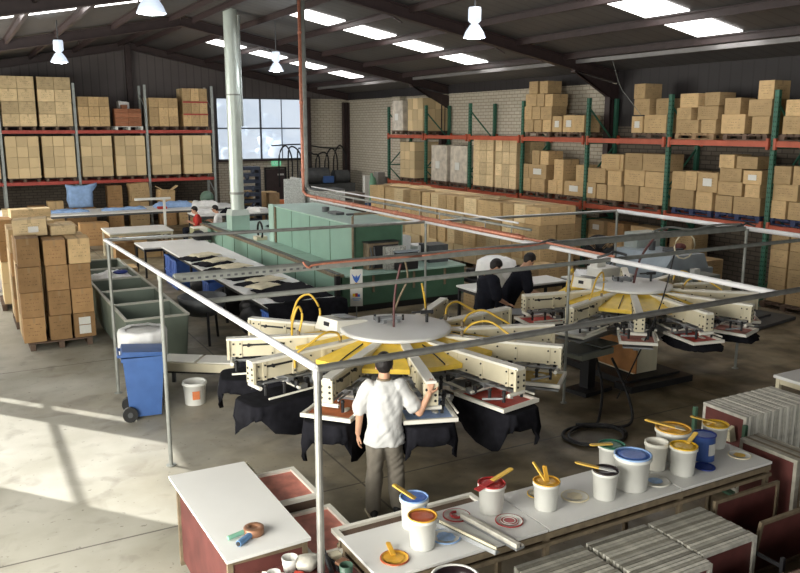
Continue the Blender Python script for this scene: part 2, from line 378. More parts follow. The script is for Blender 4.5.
# portal rafters
n = 0
for y in (-.5, 8.35, 17.25, 26.1, 34.85):
    for sx in (1, -1):
        n += 1; m = M(); xe = XW if sx == 1 else XL
        for (zo, wd_, th) in ((-.05, .18, .03), (-.32, .18, .03)):
            m.bar((RX, y, RZ + zo), (xe, y, roofz(xe) + zo), wd_, th)
        m.bar((RX, y, RZ - .185), (xe, y, roofz(xe) - .185), .03, .26)
        if y > 30: struct('trim_%d' % n, m, STEEL); continue
        kx = xe - sx * 1.6      # haunch
        m.hexa([(kx, y - .09, roofz(kx) - .33), (xe, y - .09, roofz(xe) - .9), (xe, y + .09, roofz(xe) - .9), (kx, y + .09, roofz(kx) - .33),
                (kx, y - .09, roofz(kx) - .40), (xe, y - .09, roofz(xe) - .40), (xe, y + .09, roofz(xe) - .40), (kx, y + .09, roofz(kx) - .40)])
        struct('trim_%d' % n, m, STEEL)
# columns
for y in (8.35, 17.25, 26.1, 34.75):
    n += 1; m = M(); x = XW - .16
    m.box((x, y, 2.5), (.03, .16, 5.0)); m.box((x - .15, y, 2.5), (.03, .2, 5.0)); m.box((x + .14, y, 2.5), (.03, .2, 5.0)); m.box((x, y, .015), (.4, .3, .03))
    m.box((x, y, 2.5), (.28, .03, 5.0))
    struct('trim_%d' % n, m, STEEL)
for xx in (14.45,):
    n += 1; m = M(); m.box((xx - .1, 34.8, 2.6), (.26, .3, 5.2)); struct('trim_%d' % n, m, STEEL)
n += 1; m = M(); m.box((RX, 34.85, 5.0), (.22, .2, 4.3)); struct('trim_%d' % n, m, STEEL)
# brick pier on right wall
n += 1; m = M(); m.box((XW - .15, 29.6, 2.55), (.3, .7, 5.1)); struct('trim_%d' % n, m, BRICK)
# purlins
for x in [6.25, 6.95, 8.20, 9.77, 11.34, 12.91, 14.48, 4.52, 2.92, 1.60, .05, -1.6, -2.9]:
    n += 1; m = M(); z = roofz(x)
    m.box((x, 13.6, z - .09), (.025, 43, .14)); m.box((x + .03, 13.6, z - .155), (.07, 43, .02)); m.box((x - .03, 13.6, z - .02), (.07, 43, .02))
    struct('trim_%d' % n, m, STEEL)
n += 1; m = M(); m.box((14.98, 13.6, 5.61), (.12, 43, .10)); struct('trim_%d' % n, m, pm('grey_eave_channel', (.26, .25, .25), .5, .3))
# fly braces between rafters
for y in (17.25, 26.1):
    for x in (9.6, 12.6, 3.6):
        n += 1; m = M(); m.cyl((x, y + .05, roofz(x) - .42), (x, y + .75, roofz(x) - .12), .018); struct('trim_%d' % n, m, STEEL)
# skylight sheets
rows = [(29.5, 0, 0, 'row nearest the back wall'), (21.1, 0, 0, 'middle row'), (12.1, 0, 0, 'row nearest the camera')]
segs = [(8.31, 9.65), (9.88, 11.22), (11.45, 12.79), (13.02, 14.36), (14.60, 14.86)]
for (y, a_, b_, lab) in rows:
    for i, (x0, x1) in enumerate(segs):
        m = M(); xm = (x0 + x1) / 2; rot = Matrix.Rotation(math.atan(SL), 3, 'Y')
        m.box((0, 0, 0), ((x1 - x0), 1.15, .02), rot=rot)
        o = obj('skylight_panel', m, SKYP, loc=(xm, y, roofz(xm) - .02))
        tag(o, 'bright translucent roof panel, %s from the ridge, right slope, %s' % (ORD[i], lab), 'skylight', 'skylight panels')
for y, k0 in ((20.0, 0),):
    for i, (x1, x0) in enumerate([(4.40, 3.04), (2.80, 1.72), (1.48, .17), (-.07, -1.48)]):
        m = M(); xm = (x0 + x1) / 2; rot = Matrix.Rotation(-math.atan(SL), 3, 'Y')
        m.box((0, 0, 0), ((x1 - x0), 1.15, .02), rot=rot)
        o = obj('skylight_panel', m, SKYP, loc=(xm, y, roofz(xm) - .02))
        tag(o, 'bright translucent roof panel, %s from the ridge on the left slope' % ORD[i], 'skylight', 'skylight panels')
# window in back wall
GLASS = pm('hazy_window_glass', (.9, .95, 1), .15, 0, 0, 3, 0, .5, (.75, .85, 1), .45, alpha=.3)
m = M()
for x in (10.2, 12.2, 14.2): m.box((x, YW + .02, 3.8), (.06, .1, 2.7))
for x in (11.2, 13.2): m.box((x, YW + .02, 3.8), (.025, .06, 2.7))
for z in (2.45, 3.82, 5.12): m.box((12.2, YW + .02, z), (4.0, .1, .06))
w = struct('window_1', m, DGREY)
m = M(); m.box((12.2, YW + .1, 3.8), (3.95, .01, 2.65)); obj('pane', m, GLASS, w)
m = M(); m.box((12.2, YW - .06, 2.40), (4.1, .16, .06)); obj('window_sill', m, STEEL, w)
# back door
m = M(); m.box((12.8, YW - .03, 1.0), (.92, .06, 2.0)); d = struct('door_1', m, DOORM)
m = M(); m.box((12.31, YW - .05, 1.02), (.06, .1, 2.04)); m.box((13.29, YW - .05, 1.02), (.06, .1, 2.04)); m.box((12.8, YW - .05, 2.05), (1.04, .1, .06)); obj('door_frame', m, BLACK, d)
m = M(); m.box((13.05, YW - .075, 1.75), (.3, .01, .08)); obj('door_sign', m, WHITEP, d)
m = M(); m.cyl((12.43, YW - .06, 1.0), (12.43, YW - .13, 1.0), .02); m.cyl((12.43, YW - .13, 1.0), (12.55, YW - .13, 1.0), .015); obj('door_handle', m, MGREY, d)
m = M(); m.box((12.85, YW - .06, 2.26), (.42, .09, .22)); ex = obj('exit_sign', m, EXITM); tag(ex, 'small green exit sign above the dark door in the back wall', 'sign')
def text(s_, size, mat, parent, loc, rot, name='lettering', ext=.002, align='CENTER'):
    c = bpy.data.curves.new(name, 'FONT'); c.body = s_; c.size = size; c.extrude = ext; c.align_x = align; c.align_y = 'CENTER'
    c.materials.append(mat); o = bpy.data.objects.new(name, c); COL.objects.link(o); dg = bpy.context.evaluated_depsgraph_get(); dg.update()
    me = bpy.data.meshes.new_from_object(o.evaluated_get(dg)); bpy.data.objects.remove(o); bpy.data.curves.remove(c)
    o = bpy.data.objects.new(name, me); COL.objects.link(o); o.location = loc; o.rotation_euler = rot; o.parent = parent; return o
text('EXIT', .19, WHITEP, ex, (12.85, YW - .11, 2.26), (PI / 2, 0, 0))
# outside
m = M(); m.box((12, 50, -.15), (60, 29, .1)); o = struct('ground_outside', m, pm('outside_ground', (.5, .5, .45), .9))
m = M(); m.box((7.5, 38.6, 4.6), (7.0, .8, 9.2)); nb = obj('sun_blocker_wall', m, BRICKB); tag(nb, 'added sun-blocking wall outside, left of the back window', 'sun blocker')  # unseen wall added outside to keep sun from entering the back window
TREE = pm('glare_washed_foliage', (.60, .72, .85), .9, 0, .4, 3)  # pale blue leaves: outdoor overexposure put into the colour
def tree(x, y, h, r, lab):
    t = thing('tree', lab, 'tree', (x, y, 0))
    m = M(); m.tube([(0, 0, 0), (.1, 0, h * .3), (0, .1, h * .6)], [.16, .13, .08]); obj('trunk', m, WOODD, t)
    m = M()
    for k in range(16):
        a = random.random() * 6.28; q = random.random() * r * .8
        m.ball((q * math.cos(a), q * math.sin(a), h * .45 + random.random() * h * .5), r * random.uniform(.25, .5), n=8)
    for v in m.bm.verts: v.co += Vector(noise.noise_vector(v.co * 3)) * .25
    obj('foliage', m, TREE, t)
tree(12.9, 41, 5.0, 1.3, 'pale glare-washed tree seen through the left half of the back window')
tree(15.6, 42.5, 4.3, 1.6, 'pale glare-washed rounded tree seen low in the right half of the window')
# ---------------------------------------------------------------- cartons and pallets
def unit_box(mat):
    m = M(); m.box((0, 0, .5), (1, 1, 1), bev=.018); return m.mesh('carton_mesh', mat)
BOXME = {k: unit_box(v) for k, v in (('n', CB), ('p', CBP), ('d', CBD), ('r', CBR))}
LM = M(); LM.box((0, 0, 0), (1, .01, 1)); LABME = LM.mesh('paper_label_mesh', WHITEP)
NB = [0]
def carton(x, y, z, sx, sy, sz, label, group, kind='n', rz=None, tilt=None):
    o = bpy.data.objects.new('cardboard_box', BOXME[kind]); COL.objects.link(o)
    o.location = (x, y, z); o.scale = (sx, sy, sz); o.rotation_euler = (0, 0, random.uniform(-.015, .015) if rz is None else rz)
    if tilt: o.rotation_euler = (tilt[0], tilt[1], o.rotation_euler[2])
    NB[0] += 1
    return tag(o, label, 'box', group)
def sticker(o, face, u, w, v, h):     # paper label on a carton; face 'x' = the -X face, 'y' = the -Y face (unit coordinates)
    s_ = bpy.data.objects.new('paper_label', LABME); COL.objects.link(s_); s_.parent = o; s_['label'] = 'white paper label'
    if face == 'x': s_.rotation_euler = (0, 0, PI / 2); s_.location = (-.505, u, v); s_.scale = (w, 1, h)
    else: s_.location = (u, -.505, v); s_.scale = (w, 1, h)
def pallet_mesh(sx, sy, mat, h=.14):
    m = M(); nb = 7
    for i in range(nb): m.box((0, -sy / 2 + (i + .5) * sy / nb, h - .012), (sx, sy / nb * .72, .022))
    for x in (-sx / 2 + .05, 0, sx / 2 - .05):
        m.box((x, 0, h - .035), (.09, sy, .022))
        for y in (-sy / 2 + .06, 0, sy / 2 - .06): m.box((x, y, h / 2 - .012), (.09, .11, h - .06))
        m.box((x, 0, .011), (.09, sy, .02))
    return m.mesh('pallet_mesh', mat)
PAL = {'wood': pallet_mesh(1.05, 1.15, WOOD), 'dark': pallet_mesh(1.05, 1.15, WOODD), 'blue': pallet_mesh(1.0, 1.2, PALB), 'white': pallet_mesh(1.05, 1.15, WHITEP)}
def pallet(kind, x, y, z, label, group=None, rz=0):
    o = bpy.data.objects.new('pallet', PAL[kind]); COL.objects.link(o); o.location = (x, y, z); o.rotation_euler = (0, 0, rz)
    return tag(o, label, 'pallet', group)

# ---------------------------------------------------------------- left (far) rack
LY = 33.0
rk = thing('pallet_rack', 'long pallet rack with red beams and grey uprights along the back wall', 'rack', (5.5, LY, 0))
LX = [-1.03, 1.59, 4.19, 6.80, 9.45]
m0 = M()
for yy in (0, 1.05): m0.box((0, yy, 2.75), (.09, .08, 5.5)); m0.box((0, yy, .01), (.14, .14, .02))
for k in range(6):
    m0.bar((0, 0, .3 + k * .85), (0, 1.05, .3 + k * .85 + (.6 if k % 2 else -.0)), .03, .04)
ume = m0.mesh('upright_mesh', GREYM)
for x in LX: obj('upright', ume, None, rk, (x - 5.5, 0, 0))
for a_, b_ in zip(LX, LX[1:]):
    for z in (1.80, 3.70):
        for yy in (-.03, 1.08):
            m = M(); m.box(((a_ + b_) / 2 - 5.5, yy, z), (b_ - a_ - .10, .05, .12)); obj('beam', m, RACKR, rk)
stuffm = M()
def massbox(x, y, z, sx, sy, sz): stuffm.box((x, y, z + sz / 2), (sx, sy, sz))
def leftload(cx, z, base, ncol, rows, kind, w=1.14, dep=1.0, bh=.44, lab='', deeper=True, pk='dark', mass=False):
    pallet(pk, cx, LY + .52, z, 'wooden pallet, %s' % lab, 'pallets in the back rack')
    z += .142
    for r in range(rows):
        for c in range(ncol):
            sw = w / ncol
            if mass: massbox(cx - w / 2 + (c + .5) * sw, LY + .02 + dep / 4, z + r * bh, sw - .012, dep / 2 - .01, bh - .008); continue
            wd = ['left', 'right'] if ncol == 2 else ['left', 'middle', 'right']
            rn = {0: 'bottom', rows - 1: 'top'}.get(r, ['second', 'third', 'fourth'][r - 1] + '-lowest')
            carton(cx - w / 2 + (c + .5) * sw, LY + .02 + dep / 4, z + r * bh, sw - .012, dep / 2 - .01, bh - .008, 'carton, %s row, %s column, %s' % (rn, wd[c], lab), 'cartons in the back rack', kind)
def backlayer(cx, z, ncol, rows, w=1.14, bh=.44):
    for r in range(rows):
        for c in range(ncol):
            sw = w / ncol; stuffm.box((cx - w / 2 + (c + .5) * sw, LY + .02 + .75, z + .142 + (r + .5) * bh), (sw - .012, .48, bh - .01))
BC = {}
for b in range(4):
    xa, xb = LX[b], LX[b + 1]; BC[b] = (xa + .05 + (xb - xa - .1) * .255, xa + .05 + (xb - xa - .1) * .755)
names = {}
for i, (b, s_) in enumerate([(0, 1), (1, 0), (1, 1), (2, 0), (2, 1), (3, 0), (3, 1)]):
    cx = BC[b][s_]
    # middle shelf
    lab = '%s load from left, middle shelf, back rack' % ORD[i]
    leftload(cx, 1.865, 0, 3, 4, 'p', bh=.385, lab=lab, mass=True); backlayer(cx, 1.865, 3, 4, bh=.385)
    lab = '%s load from left, top shelf, back rack' % ORD[i]
    if i in (1, 2): leftload(cx, 3.765, 0, 2, 4, 'p', lab=lab, bh=.45, w=1.16); backlayer(cx, 3.765, 2, 4, bh=.45)
    elif i in (0,): leftload(cx, 3.765, 0, 2, 3, 'p', lab=lab, bh=.44); backlayer(cx, 3.765, 2, 3)
    elif i in (3, 5): leftload(cx, 3.765, 0, 3, 3, 'n', lab=lab, bh=.37); backlayer(cx, 3.765, 3, 3, bh=.37)
    elif i == 4:
        leftload(cx, 3.765, 0, 2, 4, 'r', lab=lab, w=1.0, bh=.17, pk='white')
        leftload  # small flat cartons with red bands
        carton(cx - .1, LY + .3, 3.765 + .142 + .68, .22, .3, .14, 'small brown carton lying on the low red-banded load of the top shelf', 'cartons in the back rack', 'r')
        mm = M(); mm.box((0, 0, .45), (.4, .5, .9)); 
        for v in mm.bm.verts: v.co += Vector((random.uniform(-.05, .05), 0, random.uniform(-.08, .08)))
        bmesh.ops.subdivide_edges(mm.bm, edges=mm.bm.edges[:], cuts=3, use_grid_fill=True)
        for v in mm.bm.verts: v.co += Vector(noise.noise_vector(v.co * 5)) * .05
        wrap2 = mm.mesh('wrapped_bundle_mesh', WHITEC)
    else:
        leftload(cx, 3.765, 0, 3, 3, 'n', lab=lab, bh=.5, w=1.0); backlayer(cx, 3.765, 3, 3, bh=.5, w=1.0)
for (x, la) in ((BC[1][1] + 1.25, 'pale plastic-wrapped bundle behind the third load of the top shelf'), (BC[2][1] + .05, 'pale plastic-wrapped bundle behind the low red-banded load of the top shelf')):
    o = obj('wrapped_bundle', wrap2, None, None, (x - .12, LY + .76, 3.91)); tag(o, la, 'bundle')
for (x, y, w, h, la) in ((BC[3][1], LY - .002, .98, .06, 'a'),):
    for zz in (4.38, 4.86):
        mm = M(); mm.box((x, LY - .008, zz), (1.02, .012, .06)); o = obj('red_strap', mm, RACKR); tag(o, 'red strap across the last load of the top back shelf, %s one' % ('lower' if zz < 4.6 else 'upper'), 'strap')

# cartons on the ground under the back rack (a cardboard jumble on low pallets)
def lo(x, w, h, z, kind, la, rz=0, tilt=None, y=LY - .25, d=.5): return carton(x, y, z, w, d, h, la, 'cartons under the back rack', kind, rz, tilt)
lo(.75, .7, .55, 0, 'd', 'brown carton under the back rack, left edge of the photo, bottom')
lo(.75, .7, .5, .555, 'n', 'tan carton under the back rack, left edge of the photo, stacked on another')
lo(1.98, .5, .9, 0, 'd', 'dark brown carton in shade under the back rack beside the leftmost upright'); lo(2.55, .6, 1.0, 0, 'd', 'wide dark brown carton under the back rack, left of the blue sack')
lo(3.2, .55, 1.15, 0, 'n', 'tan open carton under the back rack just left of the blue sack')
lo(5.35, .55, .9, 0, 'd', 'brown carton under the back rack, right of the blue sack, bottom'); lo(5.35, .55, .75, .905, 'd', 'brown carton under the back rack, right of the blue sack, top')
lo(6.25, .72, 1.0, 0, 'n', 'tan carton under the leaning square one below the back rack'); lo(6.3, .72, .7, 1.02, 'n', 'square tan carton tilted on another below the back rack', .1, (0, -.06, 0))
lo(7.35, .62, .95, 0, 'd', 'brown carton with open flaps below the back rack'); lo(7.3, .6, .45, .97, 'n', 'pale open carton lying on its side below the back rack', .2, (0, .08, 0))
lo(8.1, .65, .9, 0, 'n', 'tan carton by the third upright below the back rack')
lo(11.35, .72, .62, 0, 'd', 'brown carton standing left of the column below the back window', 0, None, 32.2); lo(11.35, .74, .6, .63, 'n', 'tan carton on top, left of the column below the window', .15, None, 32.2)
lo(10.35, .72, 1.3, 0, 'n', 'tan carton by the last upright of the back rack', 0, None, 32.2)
# open flaps
m = M(); m.box((7.05, 32.5, 1.5), (.3, .4, .012), rot=Matrix.Rotation(.5, 3, 'Y')); m.box((7.62, 32.5, 1.5), (.3, .4, .012), rot=Matrix.Rotation(-.6, 3, 'Y'))
o = obj('cardboard_flaps', m, CBP); tag(o, 'loose open cardboard flaps on a carton below the back rack', 'cardboard')
# blue sack
m = M(); m.box((0, 0, .4), (.85, .45, .82)); bmesh.ops.subdivide_edges(m.bm, edges=m.bm.edges[:], cuts=5, use_grid_fill=True)
for v in m.bm.verts:
    v.co += Vector(noise.noise_vector(v.co * 2.5)) * .10
    if v.co.z > .65 and v.co.x > .3: v.co.x += .18; v.co.z += .08
    v.co.z = max(v.co.z, 0)
for f in m.bm.faces: f.smooth = True
o = obj('cloth_sack', m, BLUEC, None, (4.05, 32.3, .92)); tag(o, 'light blue cloth bundle hanging full over a table edge at the back rack', 'sack')
m = M(); m.box((4.05, 32.3, .45), (1.0, .6, .9)); o = obj('crate', m, CBD); tag(o, 'brown crate carrying the light blue cloth bundle', 'crate')

# ---------------------------------------------------------------- right rack
RXF = 15.3
RYS = [8.4, 11.3, 14.2, 17.1, 20.0, 22.9, 25.8, 28.7]
rr = thing('pallet_rack', 'long pallet rack with orange beams and green perforated uprights along the right wall', 'rack', (RXF, 18, 0))
m0 = M()
for xx in (0, 1.0):
    m0.mi = 0; m0.box((xx + .04, 0, 2.33), (.09, .10, 4.66)); m0.box((xx + .04, 0, .01), (.16, .16, .02))
m0.mi = 1
for k in range(45):
    for dx in (-.006,): m0.box((dx, -.022, .1 + k * .1), (.006, .018, .035)); m0.box((dx, .022, .1 + k * .1), (.006, .018, .035))
    m0.box((.04, -.052, .1 + k * .1), (.03, .006, .035))
ume = m0.mesh('upright_mesh', [RACKG, pm('upright_slot', (.01, .03, .02), .8)])
m1 = M()
for k in range(4):
    z = .3 + k * 1.05; m1.bar((.06, 0, z), (1.02, 0, z), .03, .04); m1.bar((.06, 0, z + (.95 if k % 2 else 0)), (1.02, 0, z + (0 if k % 2 else .95)), .03, .04)
brm = m1.mesh('brace_mesh', RACKG)
for y in RYS:
    u = obj('upright', ume, None, rr, (0, y - 18, 0)); obj('brace', brm, None, rr, (0, y - 18, 0))
for i, (a_, b_) in enumerate(zip(RYS, RYS[1:])):
    for z in (1.75, 3.53):
        for xx in (-.035, 1.09):
            m = M(); m.box((xx, (a_ + b_) / 2 - 18, z), (.05, b_ - a_ - .10, .12)); 
            m.box((xx - .01, a_ + .09 - 18, z), (.06, .06, .24)); m.box((xx - .01, b_ - .09 - 18, z), (.06, .06, .24))
            obj('beam', m, RACKO, rr)
BOXES = {
    'U_a': [(15.11, 15.51, 3.77, 4.16), (14.31, 15.05, 3.77, 4.19), (14.9, 15.44, 4.18, 4.59), (15.07, 15.47, 4.59, 4.96), (14.3, 14.72, 4.19, 4.58)],
    'U_b': [(13.35, 14.03, 3.78, 4.06), (13.58, 14.03, 4.06, 4.34), (13.42, 13.98, 4.34, 4.67), (12.87, 13.31, 3.78, 4.06), (12.83, 13.43, 4.06, 4.37), (12.79, 13.23, 4.37, 4.67)],
    'U_c': [(12.07, 12.72, 3.77, 4.17), (12.24, 12.68, 4.17, 4.53), (11.46, 11.91, 3.77, 4.12), (11.43, 12.03, 4.12, 4.48), (11.42, 11.82, 4.47, 4.87)],
    'U_d': [(10.71, 11.14, 3.78, 4.11), (10.69, 11.1, 4.11, 4.45)],
    'U_e': [(19.5, 20.05, 3.74, 4.11), (19.14, 19.5, 3.75, 4.1), (18.73, 19.12, 3.75, 4.1), (19.59, 20.03, 4.13, 4.5), (19.19, 19.59, 4.13, 4.49), (18.67, 19.19, 4.12, 4.48), (19.44, 19.97, 4.5, 4.86), (19.07, 19.42, 4.49, 4.85), (18.67, 19.04, 4.48, 4.83), (19.38, 19.8, 4.88, 5.22), (18.91, 19.3, 4.86, 5.21)],
    'U_f': [(18.24, 18.66, 3.73, 4.2), (17.71, 18.21, 3.77, 4.22), (17.27, 17.69, 3.77, 4.21)],
    'M_e': [(15.7, 16.2, 1.98, 2.34), (15.14, 15.65, 1.97, 2.4), (14.22, 15.09, 1.96, 2.39), (15.75, 16.29, 2.34, 2.74), (14.94, 15.68, 2.41, 2.8), (14.19, 14.91, 2.39, 2.79), (15.73, 16.48, 2.73, 3.18), (15.03, 15.65, 2.81, 3.23), (14.17, 15.03, 2.77, 3.23)],
    'M_f': [(13.36, 14.08, 1.98, 2.41), (12.82, 13.31, 1.99, 2.4), (13.63, 14.05, 2.42, 2.84), (13.27, 13.63, 2.4, 2.86), (12.68, 13.26, 2.4, 2.85)],
    'M_g': [(12.26, 12.74, 1.98, 2.35), (11.51, 12.22, 1.95, 2.36), (12.03, 12.7, 2.35, 2.68), (11.54, 11.94, 2.37, 2.65), (12.06, 12.66, 2.69, 2.98), (11.54, 12.03, 2.67, 2.95), (12.25, 12.68, 2.98, 3.28), (11.67, 12.23, 2.96, 3.25)],
    'M_h': [(10.88, 11.26, 1.99, 2.35), (10.52, 10.86, 1.98, 2.34), (10.65, 11.26, 2.35, 2.7), (10.83, 11.26, 2.72, 3.08), (10.43, 10.82, 2.75, 3.09)],
    'M_i': [(19.58, 20.08, 2.05, 2.36), (18.87, 19.53, 1.95, 2.36), (19.7, 20.05, 2.37, 2.79), (18.81, 19.68, 2.38, 2.79), (19.16, 19.53, 2.79, 3.2), (18.75, 19.14, 2.81, 3.19), (18.32, 18.73, 2.81, 3.2)],
    'M_j': [(18.09, 18.56, 1.97, 2.39), (17.22, 18.03, 1.96, 2.38), (18.1, 18.52, 2.39, 2.97), (17.1, 17.54, 2.41, 2.85)],
    'M_k': [(16.69, 17.11, 1.98, 2.39), (16.28, 16.66, 1.96, 2.37), (15.75, 16.24, 1.98, 2.36), (16.34, 17.06, 2.4, 2.79), (15.75, 16.27, 2.36, 2.74), (15.84, 16.53, 2.73, 3.17)],
}
GN = {'U': 'cartons on the top shelf of the right rack', 'M': 'cartons on the middle shelf of the right rack'}
LN = {'U_a': 'left half of the bay with the tall carton gap, top shelf, fourth bay from right', 'U_b': 'x', 'U_c': 'x'}
BAY = {'U_a': 'the second bay left', 'U_b': 'x'}
LOADN = {'U_a': 'top-shelf load right of the three small cartons', 'U_b': 'top-shelf load right of the second nearest upright', 'U_c': 'top-shelf load with the tallest pile', 'U_d': 'top-shelf load at the right edge of the photo',
         'U_e': 'tall five-layer load on the top right-wall shelf', 'U_f': 'low row beside the tall five-layer top-shelf load', 'M_e': 'middle-shelf load under the paired piles of the top shelf', 'M_f': 'middle-shelf load on the leftmost blue pallet',
         'M_g': 'middle-shelf load four layers high', 'M_h': 'middle-shelf load at the right edge of the photo', 'M_i': 'middle-shelf load beside the pale full-height loads', 'M_j': 'middle-shelf load with one upright carton', 'M_k': 'middle-shelf load left of the paired piles'}
PALY = {'U_a': ('dark', [14.85]), 'U_b': ('wood', [13.45]), 'U_c': ('dark', [12.05]), 'U_d': ('dark', [10.6]), 'U_e': ('dark', [19.3]), 'U_f': ('dark', [17.9]), 'M_e': ('dark', [15.0]), 'M_f': ('blue', [13.4]), 'M_g': ('blue', [12.1]), 'M_h': ('blue', [10.7]), 'M_i': ('dark', [19.2]), 'M_j': ('dark', [17.8]), 'M_k': ('dark', [16.45])}
SEENL = set()
stickers = {('M_e', 2): 1, ('M_g', 4): 1, ('M_f', 3): 1, ('M_i', 3): 1, ('M_j', 0): 1, ('M_k', 1): 1, ('U_f', 0): 1, ('U_f', 1): 1, ('U_a', 0): 1, ('M_g', 3): 0}
for key, lst in BOXES.items():
    top = key[0] == 'U'; zb = 3.60 if top else 1.82
    pk, ys = PALY[key]
    for py in ys: pallet(pk, RXF + .55, py, zb, '%s pallet under the %s' % ({'wood': 'plain wooden', 'dark': 'dark wooden', 'blue': 'blue painted'}[pk], LOADN[key]), 'pallets in the right rack', 0)
    zb += .142; done = []
    lst = sorted(lst, key=lambda t: t[2])
    ys_ = sorted(t[0] for t in lst)
    for i, (y0, y1, z0, z1) in enumerate(lst):
        s0 = zb
        for (a_, b_, t_) in done:
            if min(b_, y1) - max(a_, y0) > .04 and t_ <= z0 + .22: s0 = max(s0, t_)
        h = max(.22, z1 - s0 - .004)
        if abs(z0 - s0) > .12: h = max(.22, z1 - z0)
        done.append((y0, y1, s0 + h + .003))
        xo = random.uniform(.03, .08); dep = random.uniform(.50, .62)
        lay = {0: 'bottom layer'}.get(int(round((z0 - zb) / .4)), ['', 'second layer', 'third layer', 'fourth layer', 'fifth layer'][min(4, int(round((z0 - zb) / .4)))])
        same = sorted([t[1] for t in lst if abs(t[2] - z0) < .15], reverse=True); pos = same.index(y1)
        pn = 'alone' if len(same) == 1 else (['left', 'right'] if len(same) == 2 else ['left', 'middle', 'right', 'far right'])[min(pos, 3)]
        lb = 'carton, %s, %s, %s' % (pn, lay, LOADN[key])
        if lb in SEENL: lb = lb.replace('carton,', 'upper carton,')
        SEENL.add(lb)
        o = carton(RXF + xo + dep / 2, (y0 + y1) / 2, s0, dep, y1 - y0 - .022, h, lb, GN[key[0]], 'n')
        if stickers.get((key, i)): sticker(o, 'x', 0, .45, .5, .4)
# full loads on the middle and top shelves farther back
def fullload(yc, z, w, dep, cols, rows, bh, kind, lab, grp, pk='dark', dcols=2, mass=False):
    pallet(pk, RXF + .55, yc, z, 'pallet under the ' + lab, 'pallets in the right rack')
    z += .142
    for r in range(rows):
        for c in range(cols):
            sw = w / cols
            cn = ['left', 'middle', 'right'] if cols == 3 else ['leftmost', 'second', 'third', 'rightmost']
            rn = 'bottom' if r == 0 else ('top' if r == rows - 1 else ORD[r] + '-lowest')
            if mass: massbox(RXF + .03 + dep / 4, yc + w / 2 - (c + .5) * sw, z + r * bh, dep / 2 - .01 , sw - .018, bh - .008); continue
            carton(RXF + .03 + dep / 4, yc + w / 2 - (c + .5) * sw, z + r * bh, dep / 2 - .01 , sw - .018, bh - .008, '%s row, %s carton, %s' % (rn, cn[c], lab), grp, kind)
    # the side towards the camera shows the second column deep
    for r in range(rows):
        rn = 'bottom' if r == 0 else ('top' if r == rows - 1 else ORD[r] + '-lowest')
        if mass: massbox(RXF + .03 + dep * .75, yc - w / 2 + w / cols / 2, z + r * bh, dep / 2 - .01, w / cols - .01, bh - .006); continue
        carton(RXF + .03 + dep * .75, yc - w / 2 + w / cols / 2, z + r * bh, dep / 2 - .01, w / cols - .01, bh - .006, '%s row, back carton, near side, %s' % (rn, lab), grp, kind)
gM = GN['M']
fullload(20.85, 1.82, 1.14, 1.1, 3, 4, .385, 'p', 'nearer pale full-height load in the right rack', gM)
fullload(22.1, 1.82, 1.16, 1.1, 3, 4, .39, 'p', 'farther pale full-height load in the right rack', gM)
fullload(27.2, 1.82, 1.14, 1.1, 3, 4, .34, 'd', 'shaded brown load at the far end of the right rack', gM, mass=True)
fullload(26.6, 3.60, 1.14, 1.1, 3, 3, .40, 'd', 'shaded brown load on the far end of the top shelf', GN['U'], mass=True)
def wrapped(yc, z, w, h, lab, x=RXF + .05, dep=1.0):
    t = thing('wrapped_pallet_load', lab, 'pallet load', (x + dep / 2, yc, z), 0)
    obj('pallet', pallet_mesh(dep, w, WOODD), None, t)
    m = M(); m.box((0, 0, .145 + h / 2), (dep - .04, w - .06, h), bev=.03); bmesh.ops.subdivide_edges(m.bm, edges=m.bm.edges[:], cuts=3, use_grid_fill=True)
    for v in m.bm.verts:
        if v.co.z > .16: v.co += Vector(noise.noise_vector(v.co * 4 + Vector((yc, 0, 0)))) * .015
    obj('wrapped_cartons', m, WRAP, t)
    m = M(); m.box((-dep / 2 + .005, .05, .145 + h * .45), (.01, .28, .26)); obj('paper_label', m, WHITEP, t)
wrapped(24.95, 1.82, 1.1, 1.28, 'cling-wrapped pale load, left one of the wrapped pair in the right rack')
wrapped(23.65, 1.82, 1.1, 1.28, 'cling-wrapped pale load, right one of the wrapped pair in the right rack')
wrapped(28.05, 3.60, .9, 1.15, 'white cling-wrapped load at the far end of the top right shelf')
# ground-level cartons under the right rack
gG = 'cartons on the floor under the right rack'
def gl(y, w, h, z, la, kind='n', d=.55, x=None, st=False, rz=0):
    o = carton((RXF + .12 + d / 2) if x is None else x, y, z, d, w, h, la, gG, kind, rz)
    if st: sticker(o, 'x', 0, .4, .55, .35)
    return o
for (y, w, ks, la, st) in ((17.7, .8, 'nnn', 'tan stack left of the fan', 0), (16.7, .62, 'nnn', 'stack behind the fan under the lower orange beam', 1), (15.95, .6, 'dnd', 'dark stack right of the fan', 0), (15.0, .78, 'nnn', 'stack behind the grey machine', 1), (13.7, .7, 'dnn', 'stack right of the grey machine, near upright', 0)):
    for i, k in enumerate(ks): gl(y, w, .40, .142 + i * .405, 'carton, %s of three, %s' % (['bottom', 'middle', 'top'][i], la), k, st=(st and i == 2))
    pallet('dark', RXF + .62, y, 0, 'dark pallet on the floor under the %s' % la, gG + ' pallets')
for (y, w, la) in ((11.0, .42, 'left'), (10.45, .6, 'right')):
    for i in range(4): gl(y, w, .38, .142 + i * .385, 'carton, %s of four, %s pile at the right edge of the photo' % (['bottom', 'second', 'third', 'top'][i], la))
pallet('dark', RXF + .5, 10.7, 0, 'dark pallet on the floor at the right edge of the photo', gG + ' pallets')
for i in range(2): carton(14.75, 12.55, i * .475, .7, .8, .47, 'large tan carton, %s of the pair standing in front of the right rack' % ['lower', 'upper'][i], gG, 'n', .05)
